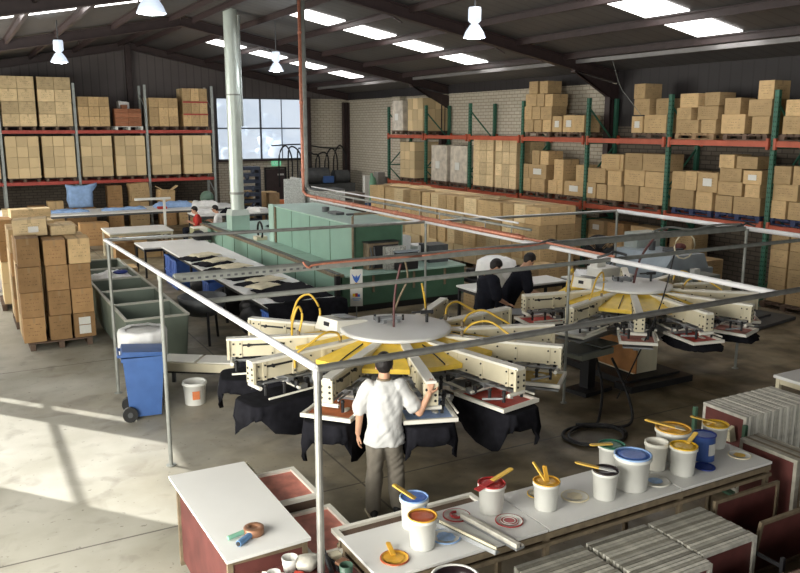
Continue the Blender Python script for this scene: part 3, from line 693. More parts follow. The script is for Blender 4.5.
# more distant filler on the floor level
for y in (19.2, 20.6, 22.0, 23.4, 24.8, 26.2):
    for i in range(3): massbox(RXF + .4, y, i * .455, .55, 1.1, .45)

# ---------------------------------------------------------------- the long block of stacked cartons
XS, Y0S = 12.35, 15.4
gS = 'long block of stacked cartons'
y = Y0S; cols = []
random.seed(5)
while y < 24.6:
    w = random.choice([.42, .44, .46, .6, .62]); cols.append((y, w)); y += w + .035
for ci, (y, w) in enumerate(cols):
    if (ci % 3) == 0: pallet('dark', XS + .55, y + .6, 0, 'dark pallet under the long block of cartons, %s from the near end' % ORD[ci // 3], 'pallets under the long block', 0).scale = (1, 1.0 if ci + 3 < len(cols) else .7, 1)
    for r in range(4):
        h = .452 + (.0 if r < 3 else random.uniform(-.03, .02)); 
        if ci > 8 and r == 3 and ci % 5 == 2: continue
        ins = random.uniform(0, .10)
        if r == 0 or (r == 1 and ci > 9): massbox(XS + .28 + ins, y + w / 2, .142 + r * .456, .54, w, h); continue
        carton(XS + .28 + ins, y + w / 2, .142 + r * .456, .54, w, h, '%s carton from near end, %s row, long block of cartons' % (ORD[ci], ['bottom', 'second', 'third', 'top'][r]), gS, 'p' if (ci + r) % 4 == 0 else 'n')
for r in range(4):
    carton(XS + .28 + .62, Y0S + .3, .142 + r * .456, .56, .6, .45, 'right-hand end carton in the %s row of the long block' % ['bottom', 'second', 'third', 'top'][r], gS, 'n')
for k in range(12):
    yy = Y0S + .98 + k * .72
    if yy > 24.3: break
    for r in range(3): massbox(XS + .28 + .62, yy, .142 + r * .456, .56, .70, .45)
    carton(XS + .28 + .62, yy, .142 + 3 * .456, .56, .70, .45, '%s carton from near end, rear line, top row, long block' % ORD[k], gS, 'p')
m = M()
for k in range(3):
    for r in range(12): pass
for (x, y, a_) in ((12.95, 23.2, .3), (13.0, 22.2, -.2), (12.9, 17.9, .1)):
    m = M(); m.box((0, 0, .02), (.55, .75, .03)); m.box((.1, .2, .045), (.4, .5, .015), rz=.4)
    o = obj('cardboard_sheet', m, CBP, None, (x, y, .142 + 4 * .456), a_); tag(o, {23.2: 'flattened carton lying on the far end of the long block', 22.2: 'second flattened carton on the long block, near the far end', 17.9: 'flattened carton on the near half of the long block'}[y], 'cardboard')

# ---------------------------------------------------------------- left pallet stacks
gL = 'cartons stacked on pallets by the grey tubs'
pallet('dark', 1.40, 15.66, 0, 'black pallet under the nearest carton stack at the left', gL + ' pallets')
random.seed(9)
for ci, (x0, x1, n_, hh) in enumerate([(.795, 1.165, 4, .50), (1.235, 1.605, 4, .452), (1.625, 1.995, 4, .452)]):
    for r in range(n_):
        for k in range(2):
            lab = '%s row, %s carton, %s of the nearest stack at the left' % (['bottom', 'second', 'third', 'top'][r], ['left', 'middle', 'right'][ci], ['front', 'rear'][k])
            if k == 1 and r < 3: massbox((x0 + x1) / 2, 15.95, .142 + r * .452, x1 - x0 - .008, .53, .446); continue
            if ci == 0 and r == 3 and k == 0: h = .50
            else: h = .446
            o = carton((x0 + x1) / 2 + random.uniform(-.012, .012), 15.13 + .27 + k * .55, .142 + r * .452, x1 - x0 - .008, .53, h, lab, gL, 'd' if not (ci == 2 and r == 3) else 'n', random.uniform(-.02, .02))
            if ci == 2 and r == 0 and k == 0: sticker(o, 'y', .0, .55, .32, .35); sticker(o, 'y', .0, .55, .68, .3)
pallet('dark', 1.30, 17.5, 0, 'black pallet under the second carton stack at the left', gL + ' pallets')
for ci, (x0, x1) in enumerate([(.78, 1.42), (1.44, 2.05)]):
    for r in range(4):
        for k in range(2):
            if r < 3 and (k == 1 or ci == 1): massbox((x0 + x1) / 2, 17.2 + k * .56, .142 + r * .456, x1 - x0 - .01, .54, .45); continue
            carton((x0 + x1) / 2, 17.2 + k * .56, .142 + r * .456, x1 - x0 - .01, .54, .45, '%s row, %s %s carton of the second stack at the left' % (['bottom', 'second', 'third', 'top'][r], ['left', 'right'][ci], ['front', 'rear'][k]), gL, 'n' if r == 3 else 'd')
o = carton(1.12, 15.98, .142 + 4 * .452 + .012, .56, .5, .30, 'carton with white label lying tilted on the rear of the nearest left stack', gL, 'p', -.12, (0, -.03, 0)); sticker(o, 'y', .1, .3, .4, .35)
pallet('dark', 1.15, 19.4, 0, 'black pallet under the third carton stack at the left', gL + ' pallets')
carton(1.63, 15.98, .142 + 4 * .452 + .002, .42, .5, .17, 'low pale carton on the rear right of the nearest left stack', gL, 'p', .05)
carton(1.30, 17.2, .142 + 4 * .456, .62, .45, .13, 'flat pale carton on top of the second stack at the left', gL, 'p', .05)
for ci, (x0, x1) in enumerate([(.68, 1.22), (1.24, 1.75)]):
    for r in range(4):
        if ci == 1 or r < 2: massbox((x0 + x1) / 2, 19.2, .142 + r * .456, x1 - x0 - .01, .7, .45); continue
        carton((x0 + x1) / 2, 19.2, .142 + r * .456, x1 - x0 - .01, .7, .45, '%s row, %s carton of the third stack at the left' % (['bottom', 'second', 'third', 'top'][r], ['left', 'right'][ci]), gL, 'd')
carton(1.35, 19.2, .142 + 4 * .456, .8, .4, .18, 'long flat carton on top of the third stack at the left', gL, 'p', .08)
o = obj('cardboard_boxes', stuffm, CBM); tag(o, 'remaining tan cartons, mostly on the middle shelf of the back rack', 'boxes'); o['kind'] = 'stuff'
# ---------------------------------------------------------------- overhead pipe frame over the presses
fr = thing('overhead_pipe_frame', 'open galvanised pipe frame standing on thin posts around both printing presses', 'pipe frame', (6.4, 8.3, 0))
FO = Vector((6.4, 8.3, 0))
def fpipe(name, p, q, r, mat, parent=fr, off=FO):
    m = M(); m.cyl(Vector(p) - off, Vector(q) - off, r, n=14); return obj(name, m, mat, parent)
ZF = 2.3
fpipe('left_rail', (1.80, 12.02, ZF), (2.01, 4.80, ZF), .027, WHITEPIPE)
fpipe('front_rail', (2.01, 4.80, ZF), (10.9, 5.03, ZF), .027, GALV)
fpipe('cross_rail', (1.93, 7.26, ZF), (10.85, 7.2, ZF), .026, GALVD)
fpipe('back_rail', (1.80, 12.02, ZF), (11.15, 11.5, ZF), .026, GALV)
fpipe('right_rail', (11.15, 11.5, ZF), (10.84, 5.03, ZF), .036, WHITEPIPE)
fpipe('middle_rail', (7.02, 16.9, ZF), (6.93, 4.92, ZF), .030, WHITEPIPE)
# wide cable tray rail with perforated side
m = M()
m.box(Vector((6.4, 8.44, ZF - .01)) - FO, (8.95, .12, .012)); m.box(Vector((6.4, 8.38, ZF + .02)) - FO, (8.95, .008, .06)); m.box(Vector((6.4, 8.50, ZF + .02)) - FO, (8.95, .008, .06))
m.cyl(Vector((1.93, 8.44, ZF + .045)) - FO, Vector((10.87, 8.44, ZF + .045)) - FO, .03)
m.mi = 1
for k in range(20): m.box(Vector((2.02 + k * .08, 8.374, ZF + .02)) - FO, (.035, .006, .022))
obj('cable_tray', m, [GALVD, DGREY], fr)
for (x, y, r) in ((1.83, 12.0, .024), (1.90, 9.0, .024), (2.02, 4.82, .027), (7.36, 8.46, .020), (6.99, 11.75, .02), (11.13, 11.48, .024), (10.93, 8.4, .022), (10.85, 5.05, .025), (4.2, 11.88, .001)):
    if r < .01: continue
    m = M(); m.cyl((x - FO.x, y - FO.y, 0), (x - FO.x, y - FO.y, ZF - .02), r); m.cyl((x - FO.x, y - FO.y, 0), (x - FO.x, y - FO.y, .012), r * 2.4); m.cyl((x - FO.x, y - FO.y, ZF - .08), (x - FO.x, y - FO.y, ZF + .0), r * 1.35)
    obj('post', m, GALV if r > .026 else GALVD, fr)
# hanging flanges and knots of cable where rails cross
for (x, y) in ((6.96, 8.44), (6.95, 7.22), (10.9, 8.42)):
    m = M(); c = Vector((x, y, ZF + .03)) - FO
    m.tube([c + Vector((-.22, .02, .01)), c + Vector((-.08, -.04, .05)), c + Vector((.08, .04, .055)), c + Vector((.22, -.02, .01))], .016, 8, 5)
    obj('cable_bundle', m, DGREY, fr)
m = M(); pts = [(8.9, 8.44, ZF + .08), (9.3, 8.5, ZF + .12), (9.7, 8.4, ZF + .07), (10.2, 8.46, ZF + .10), (10.8, 8.4, ZF + .09)]
m.tube([Vector(p) - FO for p in pts], .016, 8, 5); obj('loose_cable', m, GALVD, fr)
m = M(); m.tube([Vector((9.55, 8.4, ZF + .04)) + Vector((.22 * math.sin(a), 0, -.02 - .24 * (1 - math.cos(a)) / 2 * 1.6)) - FO for a in [k * PI / 6 for k in range(13)]], .011, 6); obj('cable_loop', m, CREAM, fr)
m = M(); m.tube([Vector(p) - FO for p in ((4.9, 8.33, ZF + .05), (5.6, 8.34, ZF + .07), (6.4, 8.34, ZF + .05), (6.9, 8.4, ZF + .06))], .012, 6, 4); m.tube([Vector(p) - FO for p in ((3.35, 8.34, ZF + .10), (3.42, 8.33, ZF + .03), (3.6, 8.34, ZF + .06), (4.9, 8.33, ZF + .05))], .014, 6, 4)
obj('red_cable', m, COPPER, fr)
# supply pipes dropping from the roof then running along the middle rail
sp = thing('supply_pipe', 'copper red supply pipe coming down from the roof and turning along the frame', 'pipe', (6.92, 17.1, 0)); SO = Vector((7.0, 17.1, 0))
m = M(); m.tube([(0, 0, 7.15), (0, 0, 2.75), (0, -.02, 2.45), (0, -.22, 2.38), (0, -.5, 2.37), (-.03, -8.2, 2.37)], .036, 10); obj('pipe_run', m, COPPER, sp)
for z in (2.9, 4.4, 5.9): m = M(); m.cyl((0, 0, z), (0, 0, z + .05), .045); obj('coupling', m, COPPER, sp)
for k in range(9): m = M(); m.cyl((-.01, -.8 - k * .9, 2.37), (-.01, -.86 - k * .9, 2.37), .044); obj('coupling', m, COPPER, sp)
m = M(); m.cyl((-.03, -8.2, 2.37), (-.05, -10.0, 2.36), .016); obj('thin_branch', m, COPPER, sp)
s2 = thing('conduit', 'grey conduit pipe beside the copper red pipe from roof to frame', 'pipe', (7.0, 17.15, 0))
m = M(); m.tube([(.02, 0, 7.15), (.02, 0, 2.8), (.02, -.03, 2.56), (.0, -.25, 2.48), (-.02, -8.3, 2.48)], [.052, .052, .045, .026, .020], 10); obj('pipe_run', m, GALVD, s2)
for k in range(12): m = M(); m.box((-.03, -.6 - k * .66, 2.44), (.012, .012, .12)); obj('bracket', m, GALV, s2)
m = M(); m.cyl((7.08, 17.0, 2.56), (7.02, 9.2, 2.54), .014); o = obj('white_conduit', m, WHITEPIPE); tag(o, 'thin white conduit running along above the copper pipe', 'pipe')

# ---------------------------------------------------------------- conveyor dryer
dr = thing('conveyor_dryer', 'long pale green conveyor dryer with a tall oven hood on top', 'dryer', (8.4, 15.2, 0)); DO = Vector((8.4, 15.2, 0))
def dbox(name, a, b, mat, bev=.0):
    a, b = Vector(a) - DO, Vector(b) - DO; m = M(); m.box((a + b) / 2, b - a, bev=bev); return obj(name, m, mat, dr)
dbox('side_panel', (6.78, 15.0, .14), (6.83, 25.5, .82), GREEN)
for k in range(1, 9): dbox('panel_seam', (6.77, 15.0 + k * 1.17, .14), (6.785, 15.02 + k * 1.17, .82), GREEND)
dbox('lower_body', (6.83, 15.06, .14), (9.95, 25.5, .80), GREEND)
dbox('bed_top', (6.95, 15.06, .80), (9.95, 25.5, .84), GREENTOP)
dbox('front_panel', (6.9, 15.0, .16), (9.95, 15.055, .80), GREEND)
for x in (7.6, 8.6, 9.4): dbox('latch_strip', (x, 14.97, .42), (x + .045, 15.0, .78), BROWNF)
dbox('plinth', (6.9, 15.1, 0), (9.85, 25.4, .14), BLACK)
dbox('corner_post', (6.74, 14.96, .0), (6.84, 15.06, .84), BLACK)
dbox('edge_rail', (6.74, 15.0, .80), (6.94, 25.5, .86), BROWNF)
dbox('edge_rail_cap', (6.80, 15.0, .86), (6.86, 25.5, .875), DGREY)
dbox('front_lip', (6.95, 14.94, .80), (9.95, 15.05, .835), GREENTOP)
dbox('oven_hood', (7.42, 15.56, .842), (8.66, 20.6, 1.80), GREEN, .01)
dbox('hood_front', (7.46, 15.54, .86), (8.62, 15.558, 1.76), GREEND)
dbox('hood_lid', (7.38, 15.52, 1.80), (8.70, 20.64, 1.83), GREENTOP)
dbox('hood_back_post', (7.36, 20.35, .842), (7.46, 20.72, 1.84), GREENTOP)
dbox('hood_back_trim', (7.38, 20.28, .842), (7.42, 20.35, 1.82), BROWNF)
for k in range(1, 4): dbox('hood_seam', (7.412, 15.56 + k * 1.2, .86), (7.421, 15.575 + k * 1.2, 1.78), GREEND)
for k in range(1, 7): dbox('bed_seam', (6.96, 15.2 + k * 1.5, .84), (7.40, 15.215 + k * 1.5, .843), GREEND)
m = M(); m.tube([Vector(p) - DO for p in ((7.37, 15.46, .84), (7.37, 15.46, 2.0), (7.42, 15.46, 2.06), (8.5, 15.5, 2.06))], .028, 8); obj('upright_pipe', m, BROWNF, dr)
m = M(); m.box(Vector((7.95, 17.6, 1.86)) - DO, (.22, .5, .06)); m.cyl(Vector((7.95, 18.2, 1.83)) - DO, Vector((7.95, 18.2, 1.95)) - DO, .09); m.box(Vector((8.3, 17.2, 1.85)) - DO, (.5, .08, .05)); obj('lid_fitting', m, DGREY, dr)
# control boxes on the front of the bed
m = M(); m.box((0, 0, .29), (.74, .26, .58), bev=.01); m.mi = 1; m.box((0, 0, .59), (.78, .28, .02)); m.box((.05, -.135, .28), (.6, .01, .5)); m.mi = 2; m.tube([(-.34, -.145, .05), (-.30, -.15, .3), (-.33, -.145, .5)], .02); m.tube([(-.26, -.145, .05), (-.22, -.15, .3), (-.25, -.145, .5)], .02)
o = obj('control_box', m, [BROWNF, BLACK, DGREY], None, (8.02, 15.40, .843)); tag(o, 'dark grey-brown metal box in front of the oven hood', 'control box')
m = M(); m.box((0, 0, .25), (.50, .16, .50), bev=.015); o = obj('control_box', m, pm('speckled_grey', (.42, .42, .38), .6, 0, .5, 30), None, (8.24, 15.18, .843)); tag(o, 'speckled pale grey box, middle of three on the dryer', 'control box')
m = M(); m.box((0, 0, .19), (.52, .15, .38), bev=.01); m.mi = 1; m.box((0, 0, .40), (.55, .17, .03)); o = obj('control_box', m, [BLACK, GREYB], None, (8.44, 15.01, .843)); tag(o, 'black box with grey lid, right of three on the dryer', 'control box')
for (x, y, la) in ((8.98, 16.3, 'left'), (9.38, 16.1, 'right')):
    m = M(); m.box((0, 0, .22), (.36, .5, .44), bev=.03); bmesh.ops.subdivide_edges(m.bm, edges=m.bm.edges[:], cuts=3, use_grid_fill=True)
    for v in m.bm.verts: v.co += Vector(noise.noise_vector(v.co * 5)) * .02; v.co.z = max(0, v.co.z)
    o = obj('wrapped_parcel', m, WHITEC, None, (x, y, .843)); o.scale = (1, 1, 1.3 if la == 'left' else .8); tag(o, 'white plastic wrapped parcel behind the boxes on the dryer, %s one' % la, 'parcel')
m = M(); m.box((0, 0, .2), (.5, .5, .4)); o = obj('crate', m, DGREY, None, (9.55, 15.7, .843)); tag(o, 'dark grey crate at the right end of the dryer bed', 'crate')
# flue
fl = thing('flue', 'fat pale green round flue rising from the dryer bed through the roof', 'flue', (7.28, 23.2, .88))
m = M(); m.box((0, 0, .22), (.54, .54, .44)); m.mi = 1; m.hexa([(-.28, -.28, .44), (.28, -.28, .44), (.28, .28, .44), (-.28, .28, .44), (-.24, -.24, .60), (.24, -.24, .60), (.24, .24, .60), (-.24, .24, .60)]); obj('flue_base', m, [GREENTOP, DUCT], fl)
m = M(); m.cyl((0, 0, .58), (0, 0, 6.30), .20, n=28); obj('flue_pipe', m, DUCT, fl)
m = M(); m.cyl((0, 0, 1.05), (0, 0, 1.12), .22, n=28); obj('flue_band', m, GALVD, fl)
m = M(); m.cyl((0, 0, 3.9), (0, 0, 3.94), .21, n=28); obj('flue_band', m, GALVD, fl)
# secondary thin pipe beside the flue
m = M(); m.cyl((7.62, 23.5, 3.9), (7.62, 23.5, 7.06), .04); o = obj('thin_pipe', m, GREYM); tag(o, 'thin grey pipe close to the right side of the fat flue', 'pipe')

# ---------------------------------------------------------------- tables
def table(label, x0, x1, y0, y1, z, mat=WHITE, leg=BLACK, th=.04, lt=.05, name='table', shelf=None, group=None, rail=True):
    cx, cy = (x0 + x1) / 2, (y0 + y1) / 2; t = thing(name, label, 'table', (cx, cy, 0), 0, group)
    m = M(); m.box((0, 0, z - th / 2), (x1 - x0, y1 - y0, th), bev=.008); obj('tabletop', m, mat, t)
    dx, dy = (x1 - x0) / 2 - lt, (y1 - y0) / 2 - lt
    for sx in (-1, 1):
        for sy in (-1, 1):
            m = M(); m.box((sx * dx, sy * dy, (z - th) / 2), (lt, lt, z - th)); obj('leg', m, leg, t)
    if y1 - y0 > 4:
        for q in (-.33, .33):
            for sx in (-1, 1):
                m = M(); m.box((sx * dx, q * (y1 - y0) / 2, (z - th) / 2), (lt, lt, z - th)); obj('leg', m, leg, t)
    if rail:
        m = M()
        for sy in (-1, 1): m.box((0, sy * dy, z - th - .04), (2 * dx, .03, .06))
        for sx in (-1, 1): m.box((sx * dx, 0, z - th - .04), (.03, 2 * dy, .06))
        obj('apron', m, leg, t)
    if shelf: m = M(); m.box((0, 0, shelf), (2 * dx, 2 * dy, .03)); obj('lower_shelf', m, leg, t)
    return t
table('long white table carrying black shirts beside the green dryer', 4.50, 5.86, 12.75, 20.9, .86, lt=.05)
table('long white worktable with blue cloth in front of the back rack', -.2, 9.2, 28.9, 30.8, .98, leg=DGREY)
table('white packing table with cream legs in front of the long worktable', 3.75, 5.6, 24.2, 25.7, .86, leg=CREAM)
table('small white table with black legs at the far end of the shirt table', 4.1, 5.9, 21.2, 22.4, .80)
table('white table behind the flue beneath the back window', 7.2, 10.2, 27.6, 28.9, .86, leg=DGREY)
table('white table behind the two bending workers', 8.6, 10.9, 12.55, 13.25, .78, leg=BLACK)
table('white table by the fan heaped with paper', 11.0, 12.1, 11.9, 12.9, .80, leg=BLACK)
table('white topped table cropped by the right edge of the photo', 8.72, 10.2, 4.9, 6.14, .86, leg=CREAM)
# shirts lying on the shirt table
def garment(name, c, w, d, h, mat, rz, label, cat, amp=.03, seed=0, cuts=6, thin=.02, group=None):
    m = M(); bmesh.ops.create_grid(m.bm, x_segments=14, y_segments=14, size=.5)
    vs = m.bm.verts[:]
    for v in vs:
        x, y = v.co.x, v.co.y; r = max(abs(x), abs(y)) * 2
        n_ = noise.noise(Vector((x * 4 + seed, y * 4, seed)));
        v.co = Vector((x * w * (1 + .12 * n_), y * d * (1 + .12 * noise.noise(Vector((y * 5, seed, x * 3)))), h * (1 - max(0, r - .75) / .25 * .8) + abs(n_) * amp))
    ret = bmesh.ops.extrude_face_region(m.bm, geom=m.bm.faces[:])
    for g in ret['geom']:
        if isinstance(g, bmesh.types.BMVert): g.co.z = 0
    for f in m.bm.faces: f.smooth = True
    o = obj(name, m, mat, None, c, rz); tag(o, label, cat, group); return o
for i, (x, y, w, d) in enumerate([(4.98, 18.6, .8, .62), (5.05, 17.7, .75, .6), (5.1, 16.75, .85, .7), (5.1, 15.85, .75, .6), (5.2, 14.95, .8, .65)]):
    garment('folded_shirt', (x - .14, y - .1, .861), w, d, .05, CLOTHB, .25 + .05 * i, 'black folded shirts, %s pile from the far end of the white table' % ORD[i], 'shirt', seed=i, group='shirts on the long white table')
    garment('folded_shirt', (x + .02, y + .05, .905), w * .85, d * .75, .035, CREAMC, .35, 'cream shirt lying on the %s black pile of the white table' % ORD[i], 'shirt', seed=i + 9, group='shirts on the long white table')
garment('shirt_heap', (5.25, 13.7, .861), 1.05, 1.3, .09, CLOTHB, .1, 'big black heap of shirts hanging off the near end of the white table', 'shirt', .08, 3)
garment('folded_shirt', (4.85, 14.1, .97), .55, .4, .04, CREAMC, .5, 'cream folded shirt at the edge of the big black heap', 'shirt', seed=21)
# draped black cloth over near end
m = M(); 
for k in range(2): pass
pts = 26; prev = None
m = M()
cols_ = []
for i in range(pts):
    t = i / (pts - 1); x = 4.44 + t * 1.5; L_ = .35 + .22 * abs(math.sin(t * 7.0)) + .12 * noise.noise(Vector((t * 6, 0, 3)))
    y_ = 12.70 + .03 * math.sin(t * 20)
    cols_.append([m.bm.verts.new((x, y_ + .30, .875)), m.bm.verts.new((x, y_, .872)), m.bm.verts.new((x, y_ - .03, .80)), m.bm.verts.new((x + .01, y_ - .035, .80 - L_ * .5)), m.bm.verts.new((x, y_ - .03 - .03 * math.sin(t * 25), .80 - L_))])
for a, b in zip(cols_, cols_[1:]):
    for k in range(4): m.bm.faces.new((a[k], b[k], b[k + 1], a[k + 1]))
r_ = bmesh.ops.solidify(m.bm, geom=m.bm.faces[:], thickness=.012)
for f in m.bm.faces: f.smooth = True
o = obj('draped_shirts', m, CLOTHB); tag(o, 'black shirts draped over the near end edge of the white shirt table', 'shirt')
# blue crates and dark bags beneath shirt table
def crate(x, y, z, sx, sy, sz, mat, label, group=None, rz=0, cat='crate', name='plastic_crate'):
    m = M(); t = .02
    m.box((0, 0, t / 2), (sx, sy, t))
    for s_ in (-1, 1):
        m.box((s_ * (sx / 2 - t / 2), 0, sz / 2 + t / 2), (t, sy, sz - t)); m.box((0, s_ * (sy / 2 - t / 2), sz / 2 + t / 2), (sx - 2 * t, t, sz - t))
        m.box((s_ * (sx / 2), 0, sz - .02), (.03, sy + .03, .04)); m.box((0, s_ * (sy / 2), sz - .02), (sx, .03, .04))
    for k in range(3):
        for s_ in (-1, 1): m.box((s_ * (sx / 2 + .004), (k - 1) * sy / 3.2, sz / 2), (.012, .03, sz - .05))
    o = obj(name, m, mat, None, (x, y, z), rz); tag(o, label, cat, group); return o
for i, (x, y) in enumerate(((4.75, 20.3), (4.72, 19.55), (5.35, 20.1))):
    for k in range(2): crate(x, y, k * .36, .5, .55, .35, BLUEB, 'blue plastic crate under the white shirt table, %s stack, %s one' % (['far', 'near', 'right'][i], ['lower', 'upper'][k]), 'blue crates under the shirt table')
for i, (x, y, s_) in enumerate(((4.9, 18.2, .4), (5.2, 17.2, .42), (4.85, 16.2, .42), (5.1, 15.1, .45), (4.8, 14.2, .40), (5.3, 13.5, .4))):
    m = M(); m.ball((0, 0, .30), .30, (1.3, 1.3, 1.1), 16)
    for v in m.bm.verts: v.co += Vector(noise.noise_vector(v.co * 4 + Vector((i, 0, 0)))) * .07; v.co.z = max(0, v.co.z)
    o = obj('black_bag', m, BLACK, None, (x, y, 0)); tag(o, 'black bin bag of cloth under the white table, %s from the far end' % ORD[i], 'bag', 'bags under the shirt table')
crate(4.70, 16.9, 0, .35, .5, .62, BLUEB, 'tall blue crate between black bags under the white shirt table'); crate(4.72, 13.2, 0, .3, .4, .7, BLUEB, 'tall narrow blue crate at the near end under the white table')
# half barrel trolley (round dark tub on legs) left of the table
tb = thing('tub_stand', 'round bottomed dark tub on thin black legs left of the shirt table', 'tub', (3.75, 14.3, 0))
m = M(); m.lathe([(.05, .46), (.26, .52), (.40, .66), (.44, .86), (.42, .86), (.38, .68), (.24, .56), (.04, .50)], n=26); obj('bowl', m, DGREY, tb)
for a in (.6, 2.6, 4.7): m = M(); m.cyl((.34 * math.cos(a), .34 * math.sin(a), .66), (.40 * math.cos(a), .40 * math.sin(a), 0), .025); obj('leg', m, BLACK, tb)
# cloths and rolls on the back worktable
for i, (x, y, w, d, mt, la) in enumerate(((3.2, 29.9, 1.6, .5, BLUEC, 'pale blue cloth spread left on the back worktable'), (5.2, 29.9, 1.5, .5, BLUEC, 'pale blue cloth spread in the middle of the back worktable'), (7.0, 30.0, 1.4, .55, BLUEC, 'pale blue cloth heap near the right end of the back worktable'), (8.1, 29.8, 1.0, .5, WHITEC, 'white cloth at the right end of the back worktable'), (.9, 29.8, 1.0, .5, WHITEC, 'white paper pile at the left end of the back worktable'))):
    garment('cloth', (x, y, .981), w, d, .05 if i < 2 else .16, mt, 0, la, 'cloth', .1, i * 3)
carton(1.75, 29.7, .982, 1.0, .5, .22, 'flat pale carton on the left end of the back worktable', 'cartons on tables', 'p')
m = M(); m.box((0, 0, .04), (.3, .25, .08)); o = obj('red_fabric', m, REDC, None, (6.45, 29.5, .982)); tag(o, 'small red folded fabric on the back worktable', 'cloth')
# cartons under the packing tables
for i, (x, y, w, h, k) in enumerate(((3.9, 28.3, .9, .75, 'd'), (5.0, 27.5, .8, .5, 'n'), (4.95, 25.0, .7, .4, 'n'), (5.6, 24.9, .55, .45, 'd'), (4.25, 25.0, .55, .5, 'd'), (3.2, 27.0, .6, .5, 'n'), (3.55, 20.9, .55, .42, 'n'))):
    carton(x, y, 0, w, .6, h, ['orange-brown carton in front of the back worktable legs', 'tan carton behind the packing table', 'tan carton under the middle of the packing table', 'brown carton under the right end of the packing table', 'brown carton under the left end of the packing table', 'tan carton left of the packing table', 'small tan carton behind the far grey tub'][i], 'cartons on the floor by the packing tables', k)
# light gantry over packing table
lg = thing('lamp_gantry', 'white T-shaped gantry post standing by the packing table', 'gantry', (5.75, 25.95, 0))
m = M(); m.box((0, 0, .82), (.07, .07, 1.64)); m.box((0, 0, .01), (.4, .4, .02)); obj('post', m, WHITEP, lg)
m = M(); m.box((-.35, 0, 1.66), (1.1, .10, .07)); obj('cross_arm', m, WHITEP, lg)
# small beige machine at the far-left corner of the dryer
m = M(); m.box((0, 0, .45), (.42, .5, .9), bev=.02); m.mi = 1; m.box((-.13, -.02, .45), (.17, .52, .86)); o = obj('beige_cabinet', m, [CREAMT, pm('olive_panel', (.30, .30, .18), .5)], None, (6.35, 24.2, 0)); tag(o, 'small beige and olive cabinet at the far corner of the green dryer', 'cabinet')
m = M(); m.ball((0, 0, .14), .16, (1.2, .9, .9)); m.box((.2, .0, .10), (.3, .2, .2)); o = obj('sewing_machine', m, [BLACK, YELH], None, (5.75, 22.0, .802)); tag(o, 'dark small machine on the small far table', 'machine')
m = M(); m.tube([(0, .2 * math.cos(a), .25 + .24 * math.sin(a)) for a in [k * PI / 6 for k in range(13)]], .03); m.mi = 1; m.box((0, 0, .05), (.3, .3, .1)); o = obj('coiled_hose', m, [BLACK, CREAM], None, (7.2, 21.0, .845)); tag(o, 'coiled black hose at the back end of the green oven hood', 'hose')

# ---------------------------------------------------------------- grey tubs
def tub(x0, x1, y0, y1, label, ztop=.86, slope=.05):
    t = thing('wheeled_tub', label, 'tub', ((x0 + x1) / 2, (y0 + y1) / 2, 0), 0, 'grey tubs in a row')
    w, d = (x1 - x0) / 2, (y1 - y0) / 2; m = M(); tk = .02; zb = .12
    for s_ in (-1, 1):
        m.hexa([(s_ * (w - slope), -d + slope, zb), (s_ * (w - slope - tk), -d + slope, zb), (s_ * (w - slope - tk), d - slope, zb), (s_ * (w - slope), d - slope, zb), (s_ * w, -d, ztop), (s_ * (w - tk), -d, ztop), (s_ * (w - tk), d, ztop), (s_ * w, d, ztop)])
        m.hexa([(-w + slope, s_ * (d - slope), zb), (w - slope, s_ * (d - slope), zb), (w - slope, s_ * (d - slope - tk), zb), (-w + slope, s_ * (d - slope - tk), zb), (-w, s_ * d, ztop), (w, s_ * d, ztop), (w, s_ * (d - tk), ztop), (-w, s_ * (d - tk), ztop)])
    m.box((0, 0, zb + .01), (2 * (w - slope), 2 * (d - slope), .02)); obj('tub_body', m, BINM, t)
    m = M()
    for s_ in (-1, 1): m.box((s_ * (w - .005), 0, ztop + .005), (.045, 2 * d, .03)); m.box((0, s_ * (d - .005), ztop + .005), (2 * w, .045, .03))
    obj('rim', m, BINR, t)
    for sx in (-1, 1):
        for sy in (-1, 1): m = M(); m.cyl((sx * (w - .18) - .02, sy * (d - .2), .06), (sx * (w - .18) + .02, sy * (d - .2), .06), .06); m.box((sx * (w - .18), sy * (d - .2), .11), (.08, .08, .02)); obj('castor', m, RUBBER, t)
    return t
TY = [12.93, 14.22, 15.5, 16.8, 18.1, 19.4]
for i in range(5): tub(2.16, 3.16, TY[i] + .01, TY[i + 1] - .01, 'grey-green wheeled tub, %s from the front in the row beside the carton stacks' % ORD[i])
garment('cloth', (2.66, 17.45, .60), .85, 1.1, .22, WHITEC, .2, 'white cloth heap filling the fourth grey tub', 'cloth', .15, 4)
m = M(); m.ball((0, 0, .05), .12, (1.3, .7, .4)); o = obj('navy_cloth', m, PAINT['navy'], None, (2.85, 17.3, .86)); tag(o, 'small dark blue cloth on the white heap in a tub', 'cloth')
# ---------------------------------------------------------------- wheelie bin
wb = thing('wheelie_bin', 'blue two-wheeled bin with lid standing by the white round drum', 'bin', (2.0, 10.86, 0), 1.42)
wb.scale = (.88, .88, .96)
m = M(); m.hexa([(-.2, -.22, .05), (.2, -.22, .05), (.2, .24, .05), (-.2, .24, .05), (-.26, -.30, .92), (.26, -.30, .92), (.26, .30, .92), (-.26, .30, .92)]); m.box((0, 0, .90), (.56, .64, .05)); obj('bin_body', m, BLUEP, wb)
m = M(); m.hexa([(-.29, -.34, .93), (.29, -.34, .93), (.29, .32, .95), (-.29, .32, .95), (-.26, -.30, .975), (.26, -.30, .975), (.26, .30, 1.02), (-.26, .30, 1.02)]); obj('lid', m, BLUEP, wb)
m = M(); m.cyl((-.24, .36, .96), (.24, .36, .96), .018); m.box((-.2, .33, .95), (.03, .08, .04)); m.box((.2, .33, .95), (.03, .08, .04)); obj('handle', m, BLUEP, wb)
